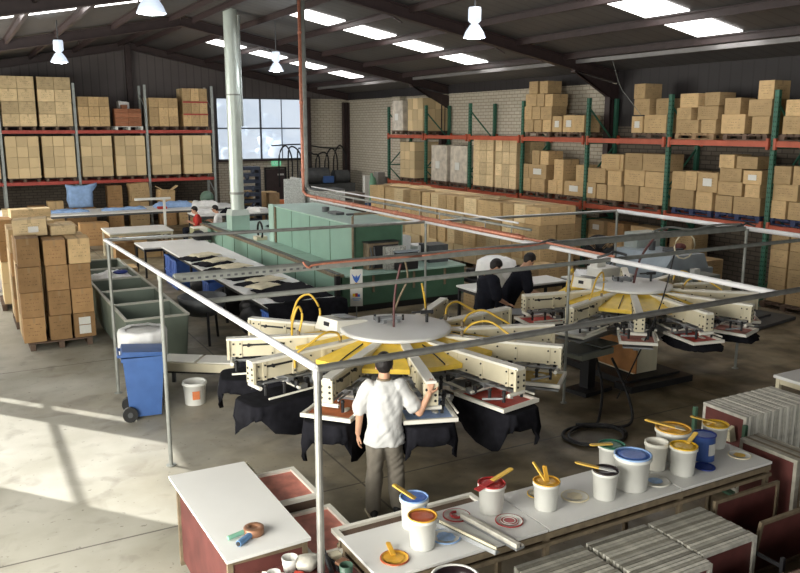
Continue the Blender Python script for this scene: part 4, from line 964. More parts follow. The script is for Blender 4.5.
for sx in (-1, 1):
    m = M(); m.cyl((sx * .22, .24, .11), (sx * .285, .24, .11), .11, n=20); o = obj('wheel', m, RUBBER, wb)
    m = M(); m.cyl((sx * .285, .24, .11), (sx * .29, .24, .11), .04); obj('hub_cap', m, DGREY, o)
# white drum behind
m = M(); m.lathe([(.27, 0), (.30, .9), (.33, .92), (.33, .98), (.30, 1.02), (.0, 1.03)], n=30); m.mi = 1; m.cyl((0, 0, .80), (0, 0, .84), .31, n=30)
o = obj('white_drum', m, [WHITEP, CREAMT], None, (2.16, 11.60, 0)); tag(o, 'translucent white round drum with lid behind the blue bin', 'drum')
m = M(); nn = 44; R3 = []
for (r, z) in ((.325, .62), (.335, .80), (.345, 1.0), (.325, 1.045), (.24, 1.035)):
    R3.append([m.bm.verts.new(((r + (.012 * math.sin(k * 1.9) + .01 * math.sin(k * .7)) * (1 if z < 1 else .4)) * math.cos(2 * PI * k / nn), (r + .012 * math.sin(k * 1.9)) * math.sin(2 * PI * k / nn), z + (.05 * math.sin(k * .9) if z < .7 else .006 * math.sin(k)))) for k in range(nn)])
for A, B in zip(R3, R3[1:]):
    for k in range(nn): f = m.bm.faces.new((A[k], A[(k + 1) % nn], B[(k + 1) % nn], B[k])); f.smooth = True
o = obj('bin_liner', m, WHITEC, None, (2.16, 11.60, 0)); tag(o, 'crumpled white liner around the rim of the drum', 'liner')
# cream conveyor bench and white bucket
cb = thing('cream_bench', 'low cream metal bench with two lids beside the white bucket', 'bench', (3.0, 11.72, 0), -.62)
m = M(); m.box((0, 0, .36), (1.2, .46, .13), bev=.01); obj('bench_body', m, CREAM, cb)
for x in (-.30, .30): m = M(); m.box((x, 0, .435), (.56, .40, .02), bev=.006); obj('lid', m, CREAMT, cb)
m = M(); m.box((0, 0, .275), (1.1, .36, .04)); obj('under_rail', m, BLACK, cb)
for x in (-.5, .5):
    for y in (-.16, .16): m = M(); m.box((x, y, .13), (.05, .05, .26)); obj('leg', m, DGREY, cb)
def bucket(name, x, y, z, r, h, label, cat, mat=WHITEP, ink=None, level=.965, rim=True, handle=False, group=None, drip=None, empty=False):
    t = thing(name, label, cat, (x, y, z), random.uniform(0, 6), group)
    m = M(); m.lathe([(r * .84, 0), (r * .86, .004), (r * .97, h * .86), (r * 1.06, h * .87), (r * 1.06, h * .93), (r, h * .94), (r * 1.04, h), (r * .95, h), (r * .93, h * .9), (r * .80, .012), (0.001, .011)], n=28); obj('pail', m, mat, t)
    if ink:
        m = M(); m.lathe([(0.001, h * level - .02), (r * .94, h * level - .02), (r * .95, h * level), (r * .6, h * level + .004), (0.001, h * level + .002)], n=28)
        for v in m.bm.verts:
            if v.co.z > h * level - .005: v.co.z += noise.noise(v.co * 30) * .005
        obj('ink', m, PAINT[ink], t)
        m = M(); random_a = random.random() * 6; m.lathe([(r * .96, h * .90), (r * 1.055, h * 1.005), (r * .95, h * 1.006), (r * .93, h * .9)], n=28, close=False); obj('ink_rim', m, PAINT[drip or ink], t)
    if handle:
        m = M(); m.tube([(r * 1.07 * math.cos(a), r * .3 * math.sin(a) , h * .9 - r * .95 * math.sin(a)) for a in [k * PI / 8 for k in range(9)]], .004, 6); obj('wire_handle', m, GALV, t)
    return t
wbk = bucket('white_bucket', 2.72, 11.02, 0, .165, .33, 'round white bucket with small label on the floor under the cream bench', 'bucket', handle=True)
wbk.rotation_euler = (0, 0, -.9)
m = M(); m.box((.11, -.118, .16), (.10, .006, .12), rz=.75); obj('paper_label', m, ORM, wbk)
# ---------------------------------------------------------------- carousel printing presses
def arm_mesh(slot):
    m = M(); L0, L1 = .60, 2.05
    m.box(((L0 + L1) / 2, 0, 1.29), (L1 - L0, .085, .20))
    for x in (1.12, 1.52, 1.90): m.box((x, 0, 1.29), (.045, .105, .215))
    m.box((L1 - .01, 0, 1.28), (.03, .15, .235))
    m.mi = 1; m.box(((L0 + L1) / 2, 0, 1.405), (L1 - L0 + .02, .11, .028))
    m.mi = 2
    for s_ in (-1, 1):
        if slot: m.box((1.62, s_ * .045, 1.33), (.50, .012, .022)); m.cyl((1.42, s_ * .04, 1.33), (1.42, s_ * .075, 1.33), .02); m.cyl((1.80, s_ * .04, 1.33), (1.80, s_ * .075, 1.33), .02)
        for x in (1.0, 1.3, 1.52, 1.90, 1.98):
            for z in (1.22, 1.35): m.cyl((x, s_ * .05, z), (x, s_ * .062, z), .011, n=6)
    for z in (1.21, 1.27, 1.33): m.cyl((L1, -.045, z), (L1 + .012, -.045, z), .014, n=6); m.cyl((L1, .045, z), (L1 + .012, .045, z), .014, n=6)
    return m.mesh('head_arm_mesh', [CREAM, CREAMT, BLACK])
ARM_S, ARM_P = arm_mesh(True), arm_mesh(False)
def carriage_mesh():
    m = M()
    m.cyl((1.0, .0, 1.13), (2.0, 0, 1.13), .018); m.cyl((1.0, .09, 1.16), (1.95, .09, 1.16), .012); m.cyl((1.0, -.09, 1.16), (1.95, -.09, 1.16), .012)
    for x in (1.18, 1.62): m.box((x, 0, 1.15), (.07, .26, .06))
    m.mi = 1
    for x, y in ((1.18, .22), (1.18, -.22), (1.62, .24), (1.62, -.24)): m.cyl((x, y * .5, 1.13), (x, y, 1.10), .014); m.cyl((x, y, 1.09), (x, y, 1.17), .024)
    for y in (-.14, .14): m.box((1.42, y, 1.085), (.05, .05, .10))
    m.mi = 2; m.cyl((1.62, -.30, 1.10), (1.62, .30, 1.10), .016); m.cyl((2.0, -.12, 1.12), (2.0, .12, 1.12), .022); m.cyl((1.1, -.24, 1.10), (1.45, -.20, 1.06), .016); m.cyl((1.15, .28, 1.06), (2.0, .29, 1.05), .012)
    m.mi = 1
    for x, y in ((1.15, -.30), (1.30, .28), (1.75, .20), (1.80, -.20), (1.95, .14), (1.95, -.14)): m.cyl((x, y, 1.04), (x, y, 1.14), .018, n=8); m.ball((x, y, 1.15), .024, n=8)
    m.mi = 0; m.box((1.52, .20, 1.07), (.10, .06, .06)); m.box((1.52, -.20, 1.07), (.10, .06, .06)); m.box((1.22, 0, 1.04), (.05, .40, .07)); m.cyl((1.95, -.14, 1.08), (1.75, -.26, 1.05), .014)
    return m.mesh('carriage_mesh', [MGREY, BLACK, CREAMT])
CARR = carriage_mesh()
def platen_arm_mesh():
    m = M(); m.bar((.2, 0, .80), (1.75, 0, .86), .08, .07); m.box((1.62, 0, .90), (.12, .12, .05)); return m.mesh('platen_arm_mesh', MGREY)
PLA = platen_arm_mesh()
m = M(); m.box((1.66, 0, .935), (.80, .44, .025), bev=.008); PLT = m.mesh('platen_mesh', MGREY)
def hose_pts(k):
    if k == 0: return [(1.05, 0, 1.42), (1.03, .02, 1.62), (1.15, .05, 1.80), (1.32, .04, 1.72), (1.42, .02, 1.50), (1.45, 0, 1.42)]
    if k == 1: return [(.85, 0, 1.44), (.95, .08, 1.56), (1.15, .12, 1.60), (1.35, .10, 1.50), (1.50, .06, 1.40), (1.52, .06, 1.25)]
    return [(1.2, 0, 1.42), (1.15, .01, 1.65), (1.20, .06, 1.78), (1.27, .05, 1.60), (1.28, .02, 1.42)]
HOSE = []
for k in range(3):
    m = M(); m.tube(hose_pts(k), .014, 8, 6); m.mi = 1; p = Vector(hose_pts(k)[0]); m.cyl(p - Vector((0, 0, .02)), p + Vector((0, 0, .05)), .02); HOSE.append(m.mesh('hose_mesh', [YELH, BROWNF]))
def screen_mesh_pair():
    m = M(); W, D, x0 = .56, .74, 1.34; t = .035; z = 1.005
    for s_ in (-1, 1): m.box((x0 + D / 2, s_ * (W / 2 - t / 2), z), (D, t, .04))
    m.box((x0 + t / 2, 0, z), (t, W - 2 * t, .04)); m.box((x0 + D - t / 2, 0, z), (t, W - 2 * t, .04))
    f = m.mesh('screen_frame_mesh', CREAMT)
    return f, (x0, D, W, t, z)
SCF, SCP = screen_mesh_pair()
def press(cx, cy, a0, label, heads, screens, hoses, rot_shirts, k_scale=1.0, slots=()):
    t = thing('printing_press', label, 'printing press', (cx, cy, 0), a0)
    m = M(); m.lathe([(.34, .0), (.34, .05), (.20, .08), (.20, 1.12), (.28, 1.16), (.28, 1.20)], n=28); obj('centre_column', m, DGREY, t)
    m = M(); m.lathe([(.0, .70), (.42, .70), (.46, .74), (.46, .84), (.40, .88), (0, .88)], n=32); obj('turntable', m, MGREY, t)
    m = M(); m.lathe([(0, 1.16), (.60, 1.16), (.62, 1.19), (.62, 1.40), (0, 1.40)], n=36); obj('head_ring', m, CREAM, t)
    m = M(); m.lathe([(0, 1.43), (.67, 1.43), (.69, 1.435), (.69, 1.465), (.66, 1.475), (0, 1.485)], n=48); hub = obj('hub_cover', m, WHITE, t)
    # fittings on the hub
    m = M()
    for dx in (-.05, .05): m.cyl((-.18, -.16 + dx, 1.53), (.10, -.26 + dx, 1.53), .022)
    m.box((-.12, -.18, 1.50), (.05, .18, .04)); m.box((.05, -.24, 1.50), (.05, .18, .04))
    m.mi = 1
    for p in ((-.20, -.11), (-.16, -.25), (.12, -.19), (.08, -.33)): m.cyl((p[0], p[1], 1.50), (p[0], p[1], 1.57), .016)
    o = obj('valve_block', m, [MGREY, BLACK], t); o.rotation_euler = (0, 0, 3.3 - a0)
    m = M(); m.cyl((.42, .10, 1.48), (.42, .10, 1.60), .02); m.cyl((.34, .10, 1.61), (.50, .10, 1.61), .025); m.box((.30, .16, 1.60), (.12, .03, .02)); o = obj('lock_handle', m, BLACK, t); o.rotation_euler = (0, 0, -.3 - a0)
    m = M(); m.hexa([(-.25, -.22, 1.40), (.25, -.22, 1.40), (.25, .22, 1.40), (-.25, .22, 1.40), (-.22, -.20, 1.56), (.25, -.22, 1.50), (.25, .20, 1.50), (-.22, .18, 1.56)]); m.mi = 1; m.box((-.236, 0, 1.49), (.012, .10, .05)); m.mi = 2; m.box((.05, 0, 1.545), (.22, .26, .01), rot=Matrix.Rotation(.13, 3, 'Y'))
    o = obj('control_housing', m, [CREAMT, BLACK, MGREY], t); o.location = (.72 * math.cos(2.35 - a0), .72 * math.sin(2.35 - a0), 0); o.rotation_euler = (0, 0, .25 - a0)
    # yellow fan panels
    for k in range(12):
        a = (k + .5) * PI / 6; h1, h2 = .195, .255
        if k in (2,) and len(heads) < 12: pass
        m = M(); r1, r2 = .62, 1.24
        q = lambda r, s_, z: (r * math.cos(s_), r * math.sin(s_), z)
        m.hexa([q(r1, -h1, 1.39), q(r2, -h2 + .04, 1.27), q(r2, h2 - .04, 1.27), q(r1, h1, 1.39), q(r1, -h1, 1.41), q(r2, -h2 + .04, 1.29), q(r2, h2 - .04, 1.29), q(r1, h1, 1.41)])
        m.hexa([q(r2 - .01, -h2 + .04, 1.235), q(r2, -h2 + .04, 1.235), q(r2, h2 - .04, 1.235), q(r2 - .01, h2 - .04, 1.235), q(r2 - .01, -h2 + .04, 1.28), q(r2 + .002, -h2 + .04, 1.28), q(r2 + .002, h2 - .04, 1.28), q(r2 - .01, h2 - .04, 1.28)])
        o = obj('yellow_panel', m, YEL, t); o.rotation_euler = (0, 0, a)
        if k % 2 == 0:
            m = M(); m.tube([(.70, .02, 1.405), (1.0, .04, 1.35), (1.19, .05, 1.305), (1.205, .05, 1.20)], .008, 6); oo = obj('strap', m, BLACK, o)
    for k in range(12):
        a = k * PI / 6
        o = obj('platen_arm', PLA, None, t); o.rotation_euler = (0, 0, a)
        o = obj('platen', PLT, None, t); o.rotation_euler = (0, 0, a)
        if k in heads:
            o = obj('head_arm', ARM_S if k in slots else ARM_P, None, t); o.rotation_euler = (0, 0, a)
            c = obj('squeegee_carriage', CARR, None, o)
            if k in hoses: h = obj('air_hose', HOSE[hoses[k]], None, o); h['label'] = 'yellow air hose'
    for k, mt in screens.items():
        a = k * PI / 6
        f = obj('screen_frame', SCF, None, t); f.rotation_euler = (0, 0, a)
        x0, D, W, t_, z = SCP
        m = M(); m.box((x0 + D / 2, 0, z - .012), (D - 2 * t_, W - 2 * t_, .006))
        s_ = obj('mesh', m, mt, f)
        m = M(); m.bar((x0 + .12, -.16, z + .012), (x0 + .12, .16, z + .012), .03, .03); m.mi = 1; m.ball((x0 + D * .6, .10, z + .0), .05, (1.6, .8, .25), 10)
        obj('flood_bar', m, [MGREY, CREAMT], f)
    return t
A0 = .196
HUE = {4: 0, 5: 0, 6: 1}
p1 = press(4.61, 8.46, A0, 'large cream and yellow rotary printing press in front of the man in white', (0, 1, 4, 5, 6, 7, 8, 9, 10, 11),
           {7: ORM, 8: BLUM, 9: REDM, 10: YELM, 11: REDM, 0: PINKM}, {4: 0, 5: 2, 0: 1, 11: 1, 10: 1, 1: 2, 6: 1}, None, slots=(4, 5, 6, 7))
p2 = press(9.16, 9.06, .33, 'second cream and yellow rotary press farther right, by the grey machine', (0, 1, 5, 6, 7, 8, 9, 10, 11),
           {5: REDM, 6: WHITEC, 7: PINKM, 8: REDM, 9: PINKM, 10: PINKM}, {5: 2, 6: 0, 10: 1, 11: 1}, None, slots=(4, 5, 6))
p2.scale = (.91, .91, 1)
# base cabinet of the second press
m = M(); m.box((0, 0, .42), (.50, 1.5, .56)); m.mi = 1; m.box((-.262, -.1, .42), (.02, 1.45, .50)); m.mi = 2; m.box((0, 0, .08), (1.1, 1.9, .10)); m.box((0, -.95, .05), (1.3, .35, .10)); m.box((0, 0, .04), (.9, 2.2, .05))
o = obj('press_cabinet', m, [CREAM, ORBOX, BLACK], None, (9.14, 9.40, 0)); tag(o, 'cream cabinet with orange-brown side on a black base under the second press', 'cabinet')
m = M(); m.box((0, 0, .45), (.6, .6, .66)); m.mi = 1; m.box((0, 0, .06), (.9, .9, .12)); o = obj('press_cabinet', m, [DGREY, BLACK], None, (4.61, 8.46 + .75, 0)); tag(o, 'dark drive cabinet under the press nearest the man in white', 'cabinet')
# grey unloading plates between the two presses
lp = thing('loading_plate', 'flat grey metal plates on a black stand between the two presses', 'stand', (7.85, 8.62, -.0), .15)
m = M(); m.box((-.22, 0, .74), (.50, .56, .02)); obj('plate', m, pm('plate_grey', (.14, .155, .155), .45, .3, .1), lp); m = M(); m.box((.26, .02, .76), (.38, .56, .02)); obj('plate', m, pm('plate_grey2', (.19, .21, .205), .45, .3, .1), lp)
m = M(); m.box((.02, -.02, .67), (.7, .45, .09)); obj('tray_box', m, pm('tray_olive', (.20, .21, .17), .6), lp)
m = M(); m.box((.2, .08, .33), (.16, .16, .60)); m.box((.2, .05, .03), (.6, .4, .06)); obj('stand_body', m, BLACK, lp)
# black shirts on platens
def draped_tee(cx, cy, a, label, seed, L0=.22, L1=.30, x0=1.26, x1=2.14, w=.50):
    random.seed(seed); m = M(); n = 48; ring = []
    per = []
    hx, hw = (x1 - x0) / 2, w / 2
    for k in range(n):
        t = k / n * 2 * PI; c, s_ = math.cos(t), math.sin(t); e = .35
        x = (x0 + x1) / 2 + hx * math.copysign(abs(c) ** e, c); y = hw * math.copysign(abs(s_) ** e, s_); per.append((x, y, c, s_))
    top = []; r1 = []; r2 = []; r3 = []
    for k, (x, y, c, s_) in enumerate(per):
        Lk = L0 + L1 * max(0, .5 + .5 * math.sin(k * 2 * PI / n * 3 + seed)) ** 2.2 * (1 if c > -.4 else .2)
        fl_ = .03 * math.sin(k * 1.7 + seed)
        top.append(m.bm.verts.new((x, y, .958))); r1.append(m.bm.verts.new((x + c * .012, y + s_ * .012, .945)))
        r2.append(m.bm.verts.new((x + c * (.02 + fl_), y + s_ * (.02 + fl_), .945 - Lk * .5))); r3.append(m.bm.verts.new((x + c * (.015 - fl_), y + s_ * (.015 - fl_), .945 - Lk)))
    m.bm.faces.new(top)
    for A, B in ((top, r1), (r1, r2), (r2, r3)):
        for k in range(n): f = m.bm.faces.new((A[k], A[(k + 1) % n], B[(k + 1) % n], B[k])); f.smooth = True
    bmesh.ops.recalc_face_normals(m.bm, faces=m.bm.faces[:])
    bmesh.ops.solidify(m.bm, geom=m.bm.faces[:], thickness=-.006)
    me = m.mesh('t_shirt_mesh', CLOTHB); o = bpy.data.objects.new('t_shirt', me); COL.objects.link(o); o.location = (cx, cy, 0); o.rotation_euler = (0, 0, a)
    return tag(o, label, 't-shirt', 'black shirts on the press platens')
wh = {4: 'far left', 5: 'leftmost', 6: 'lower left', 7: 'left of the man in white', 8: 'right of the man in white', 9: 'under the red screen at lower right', 10: 'under the yellow screen', 11: 'at the right, behind the yellow screen'}
for k in (5, 6, 7, 8, 9): draped_tee(4.61, 8.46, A0 + k * PI / 6, 'black t-shirt hanging from the press platen, %s' % wh[k], k + 3, .17 if k in (7, 8, 9) else .14, .26 if k != 8 else .18)
draped_tee(4.61, 8.46, A0 + 4 * PI / 6, 'black t-shirt hanging from the press platen, far left', 12, .12, .18)
for k, la in ((5, 'beside the two bending workers'), (8, 'under the front pink screen'), (9, 'under the right pink screen')): draped_tee(9.16, 9.06, .33 + k * PI / 6, 'dark t-shirt on the second press, %s' % la, k + 30, .05, .03, 1.18, 1.9)
m = M(); m.box((1.66, 0, .953), (.78, .42, .008)); o = obj('white_sheet', m, WHITEC, None, (4.61, 8.46, 0), A0 + 3 * PI / 6); tag(o, 'white sheet lying on the empty platen at the far left of the near press', 'sheet')
# air hoses rising from hub to the cable tray
def hosething(pts, r, mat, label, n=6, name='air_hose', cat='hose'):
    m = M(); m.tube(pts, r, 8, n); o = obj(name, m, mat); return tag(o, label, cat)
hosething([(4.55, 8.40, 1.48), (4.56, 8.41, 1.75), (4.60, 8.43, 2.0), (4.66, 8.42, 2.26)], .015, pm('dark_red_hose', (.09, .03, .03), .5), 'dark hose rising from the hub of the near press to the tray')
hosething([(9.2, 9.05, 1.48), (9.22, 8.95, 1.9), (9.30, 8.75, 2.25), (9.25, 8.5, 2.38)], .018, pm('dark_red_hose', (.09, .03, .03), .5), 'dark hose rising from the hub of the second press to the tray')
hosething([(4.75, 8.48, 2.28), (4.80, 8.5, 2.05), (4.74, 8.6, 1.8), (4.80, 8.9, 1.49)], .013, BROWNF, 'brown looped hose dropping from the tray onto the near hub')
hosething([(8.12, 7.3, 2.28), (8.12, 7.5, 1.5), (8.12, 8.0, .4), (8.12, 8.18, .02)], .010, BLACK, 'thin black cord hanging from the rail to the floor by the second press')
pts = [(7.75, 8.25, .66), (7.60, 7.95, .35), (7.30, 7.66, .06)]
for k in range(0, 25): a = 1.0 + k * 2 * PI / 11.5; q = .40 + .05 * math.sin(k * .8); pts.append((6.85 + q * math.cos(a), 7.25 + q * .8 * math.sin(a), .022 + .0015 * k))
pts += [(7.42, 7.25, .06), (7.75, 7.6, .30), (7.95, 8.15, .66)]
hosething(pts, .020, BLACK, 'black hose coiled on the floor below the grey plates')

# ---------------------------------------------------------------- people
def blend(name, fn, voxel, mats, parent, smooth=6, mi_fn=None, folds=0.0, seed=0):
    m = M(); fn(m); me = bpy.data.meshes.new('t'); bmesh.ops.recalc_face_normals(m.bm, faces=m.bm.faces[:]); m.bm.to_mesh(me); m.bm.free()
    o = bpy.data.objects.new('t', me); COL.objects.link(o)
    rm = o.modifiers.new('r', 'REMESH'); rm.mode = 'VOXEL'; rm.voxel_size = voxel; rm.use_smooth_shade = True
    sm = o.modifiers.new('s', 'SMOOTH'); sm.iterations = smooth; sm.factor = .5
    dg = bpy.context.evaluated_depsgraph_get(); me2 = bpy.data.meshes.new_from_object(o.evaluated_get(dg)); me2.name = name + '_mesh'
    bpy.data.objects.remove(o); bpy.data.meshes.remove(me)
    if folds:
        for v in me2.vertices:
            p = Vector((v.co.x * 10, v.co.y * 10, v.co.z * 5 + v.co.x * 7)); n_ = noise.noise(p + Vector((seed, 0, 0))) + .9 * (abs(noise.noise(Vector((v.co.x * 6 + 3, v.co.y * 6, v.co.z * 12 - v.co.x * 9 + seed)))) - .2)
            v.co += v.normal * (n_ * folds)
    me2.materials.clear()
    for x in (mats if isinstance(mats, list) else [mats]): me2.materials.append(x)
    for p in me2.polygons: p.use_smooth = True
    r = bpy.data.objects.new(name, me2); COL.objects.link(r); r.parent = parent; return r
def limb(m, pts, rs, n=14):
    pts = [Vector(p) for p in pts]
    for (p, q, a, b) in zip(pts, pts[1:], rs, rs[1:]): m.cyl(p, q, a, b, n)
    for p, r in zip(pts, rs): m.ball(p, r * 1.0, n=12)
def rings(m, rs, n=22):      # horizontal ellipses: (x,y,z,rx,ry)
    R = [[m.bm.verts.new((x + rx * math.cos(2 * PI * k / n), y + ry * math.sin(2 * PI * k / n), z)) for k in range(n)] for (x, y, z, rx, ry) in rs]
    for a, b in zip(R, R[1:]):
        for k in range(n): m.bm.faces.new((a[k], a[(k + 1) % n], b[(k + 1) % n], b[k]))
    m.bm.faces.new(R[0]); m.bm.faces.new(R[-1])
def hand(m, wrist, direc, palmn, side, curl=.5, s_=1.0):
    w = Vector(wrist); d = Vector(direc).normalized(); nrm = Vector(palmn).normalized(); nrm = (nrm - d * nrm.dot(d)).normalized(); lat = d.cross(nrm) * side
    for t in (-.026, -.009, .009, .026): limb(m, [w, w + d * .085 * s_ + lat * t], [.017, .013], 8)
    for i, t in enumerate((-.030, -.010, .010, .030)):
        L = [.062, .078, .072, .056][i] * s_; p = w + d * .085 * s_ + lat * t; dd = (d + lat * t * 3).normalized(); pts = [p]
        for j in range(3):
            ang = curl * (j + .6) * .55; v = dd * math.cos(ang) - nrm * -math.sin(ang); p = p + v * L / 2.6; pts.append(p)
        limb(m, pts, [.0095, .009, .0082, .0072], 8)
    p = w + d * .02 + lat * -.03; v = (d * .6 - lat * .8 + nrm * .25).normalized(); v2 = (d * .95 - lat * .25 + nrm * .3).normalized()
    limb(m, [p, p + v * .045, p + v * .045 + v2 * .035], [.014, .011, .009], 8)
def head_on(m, hc, fwd, r=.095):     # skull, jaw, nose, ears; hc = centre of skull
    hc = Vector(hc); f = Vector(fwd).normalized(); up = Vector((0, 0, 1)); up = (up - f * up.dot(f)).normalized(); sd_ = f.cross(up)
    rot = Matrix((sd_, f, up)).transposed().to_4x4()
    def B(c, rr, sc):
        x = bmesh.ops.create_uvsphere(m.bm, u_segments=16, v_segments=12, radius=rr); bmesh.ops.transform(m.bm, matrix=Matrix.Translation(hc + rot.to_3x3() @ Vector(c)) @ rot @ Matrix.Diagonal((*sc, 1)), verts=x['verts'])
    B((0, -.005, .02), r, (.80, 1.0, 1.05)); B((0, .025, -.055), r * .72, (.85, .95, 1.05)); B((0, .105, -.02), .016, (.8, 1.1, 1.5)); B((0, .085, -.07), .022, (1.3, .6, .55))
    B((.078, -.005, -.015), .024, (.4, .8, 1.3)); B((-.078, -.005, -.015), .024, (.4, .8, 1.3))
    return rot, hc
def hair_fn(hc, fwd, r=.095, low=-.03, back=1.0):
    def fn(m):
        hc_ = Vector(hc); f = Vector(fwd).normalized(); up = Vector((0, 0, 1)); up = (up - f * up.dot(f)).normalized(); sd_ = f.cross(up); rot = Matrix((sd_, f, up)).transposed()
        x = bmesh.ops.create_uvsphere(m.bm, u_segments=20, v_segments=16, radius=r * 1.15)
        for v in x['verts']:
            c = v.co.copy(); c.x *= .84; c.z *= 1.07; c.y *= 1.02
            c += Vector((0, -.010, .026))
            if c.z < low and c.y < 0: c.z = max(c.z, low - .05 * back); c.x *= .93; c.y *= .93
            if c.y > .045 and c.z < .055: c.y = .045 + (c.y - .045) * .1; c.z = max(c.z, .045); c *= .95
            elif c.y > -.01 and c.z < 0: c.z = max(c.z, -.005)
            v.co = hc_ + rot @ c
    return fn
def eyes(hc, fwd, parent):
    hc = Vector(hc); f = Vector(fwd).normalized(); up = Vector((0, 0, 1)); up = (up - f * up.dot(f)).normalized(); sd_ = f.cross(up)
    for s_ in (-1, 1):
        m = M(); m.ball(hc + sd_ * .032 * s_ + f * .083 + up * .0, .011, (1, 1, .6), 8); obj('eye', m, BLACK, parent)
    m = M(); m.ball(hc + f * .098 - up * .068, .016, (1.3, .5, .35), 8); obj('lips', m, pm('lips', (.35, .12, .10), .5), parent)
# the man in white, seen from behind
man = thing('person', 'person in white t-shirt and grey trousers seen from behind, right hand on the press', 'person', (3.52, 6.70, 0), -R_(27))
HC = (0.0, .03, 1.585); HF = (.05, 1, -.25)
SHL, SHR = (-.165, -.01, 1.385), (.165, .0, 1.39)
ELL, WRL = (-.245, -.03, 1.11), (-.265, .05, .87)
ELR, WRR = (.350, -.02, 1.11), (.450, .0, 1.30)
def body(m):
    head_on(m, HC, HF); limb(m, [(0, 0, 1.36), (0, .0, 1.50)], [.062, .058])
    rings(m, [(0, 0, .88, .155, .105), (0, 0, 1.0, .14, .095), (0, 0, 1.2, .16, .105), (0, -.005, 1.34, .175, .10), (0, 0, 1.40, .12, .08), (0, 0, 1.44, .06, .055)])
    limb(m, [SHL, ELL, WRL], [.052, .040, .028]); limb(m, [SHR, ELR, WRR], [.052, .041, .028])
    limb(m, [(-.09, 0, .88), (-.10, .0, .48), (-.115, -.02, .09)], [.088, .058, .042]); limb(m, [(.09, 0, .88), (.115, .06, .48), (.13, .06, .09)], [.088, .058, .042])
    hand(m, WRL, (-.03, .12, -1), (1, .2, 0), -1, .55); hand(m, WRR, (.15, .35, .9), (.0, 1, -.35), 1, .7)
B_ = blend('body', body, .0065, SKIN, man, 3)
blend('hair', hair_fn(HC, HF), .008, HAIR, man, 2)
eyes(HC, HF, B_)
def shirt(m):
    rings(m, [(0, 0, .79, .205, .160), (0, 0, .86, .198, .15), (0, -.01, 1.0, .176, .13), (0, -.01, 1.2, .185, .13), (0, -.015, 1.33, .192, .12), (0, -.01, 1.395, .155, .095), (0, -.01, 1.44, .095, .075), (0, 0, 1.465, .066, .062)])
    limb(m, [(-.148, -.01, 1.375), (-.195, -.015, 1.30), (-.245, -.02, 1.165)], [.084, .076, .078], 16)
    limb(m, [(.148, -.005, 1.38), (.205, .0, 1.30), (.285, -.012, 1.18)], [.084, .078, .080], 16)
blend('t_shirt', shirt, .010, TEE, man, 2, folds=.017)
m = M(); m.lathe([(.068, 0), (.073, .0), (.071, .022), (.064, .022), (.068, 0)], (0, -.002, 1.452), 24, close=False); obj('collar', m, BROWNF, man)
def trousers(m):
    rings(m, [(0, -.01, .80, .165, .12), (0, -.01, .90, .155, .11), (0, 0, .97, .145, .10)])
    limb(m, [(-.085, -.01, .82), (-.10, .0, .50), (-.118, -.02, .11)], [.100, .088, .078], 16); limb(m, [(.085, -.01, .82), (.118, .05, .50), (.135, .055, .11)], [.100, .088, .078], 16)
blend('trousers', trousers, .012, TROU, man, 3, folds=.018, seed=4)
def shoe(parent, x, y, rz, mat=BLACK):
    m = M(); m.mi = 1; m.hexa([(x - .042, y - .09, 0), (x + .042, y - .09, 0), (x + .05, y + .17, 0), (x - .05, y + .17, 0), (x - .042, y - .09, .02), (x + .042, y - .09, .02), (x + .05, y + .17, .02), (x - .05, y + .17, .02)])
    m.mi = 0; m.ball((x, y + .08, .045), .05, (.95, 1.9, .75), 14); m.ball((x, y - .03, .06), .052, (.85, 1.1, 1.0), 14)
    c = Vector((x, y, 0)); bmesh.ops.rotate(m.bm, verts=m.bm.verts[:], cent=c, matrix=Matrix.Rotation(rz, 3, 'Z'))
    for v in m.bm.verts: v.co.z = max(v.co.z, 0)
    obj('shoe', m, [mat, CREAM], parent)
shoe(man, -.118, -.03, .25); shoe(man, .135, .045, -.2)
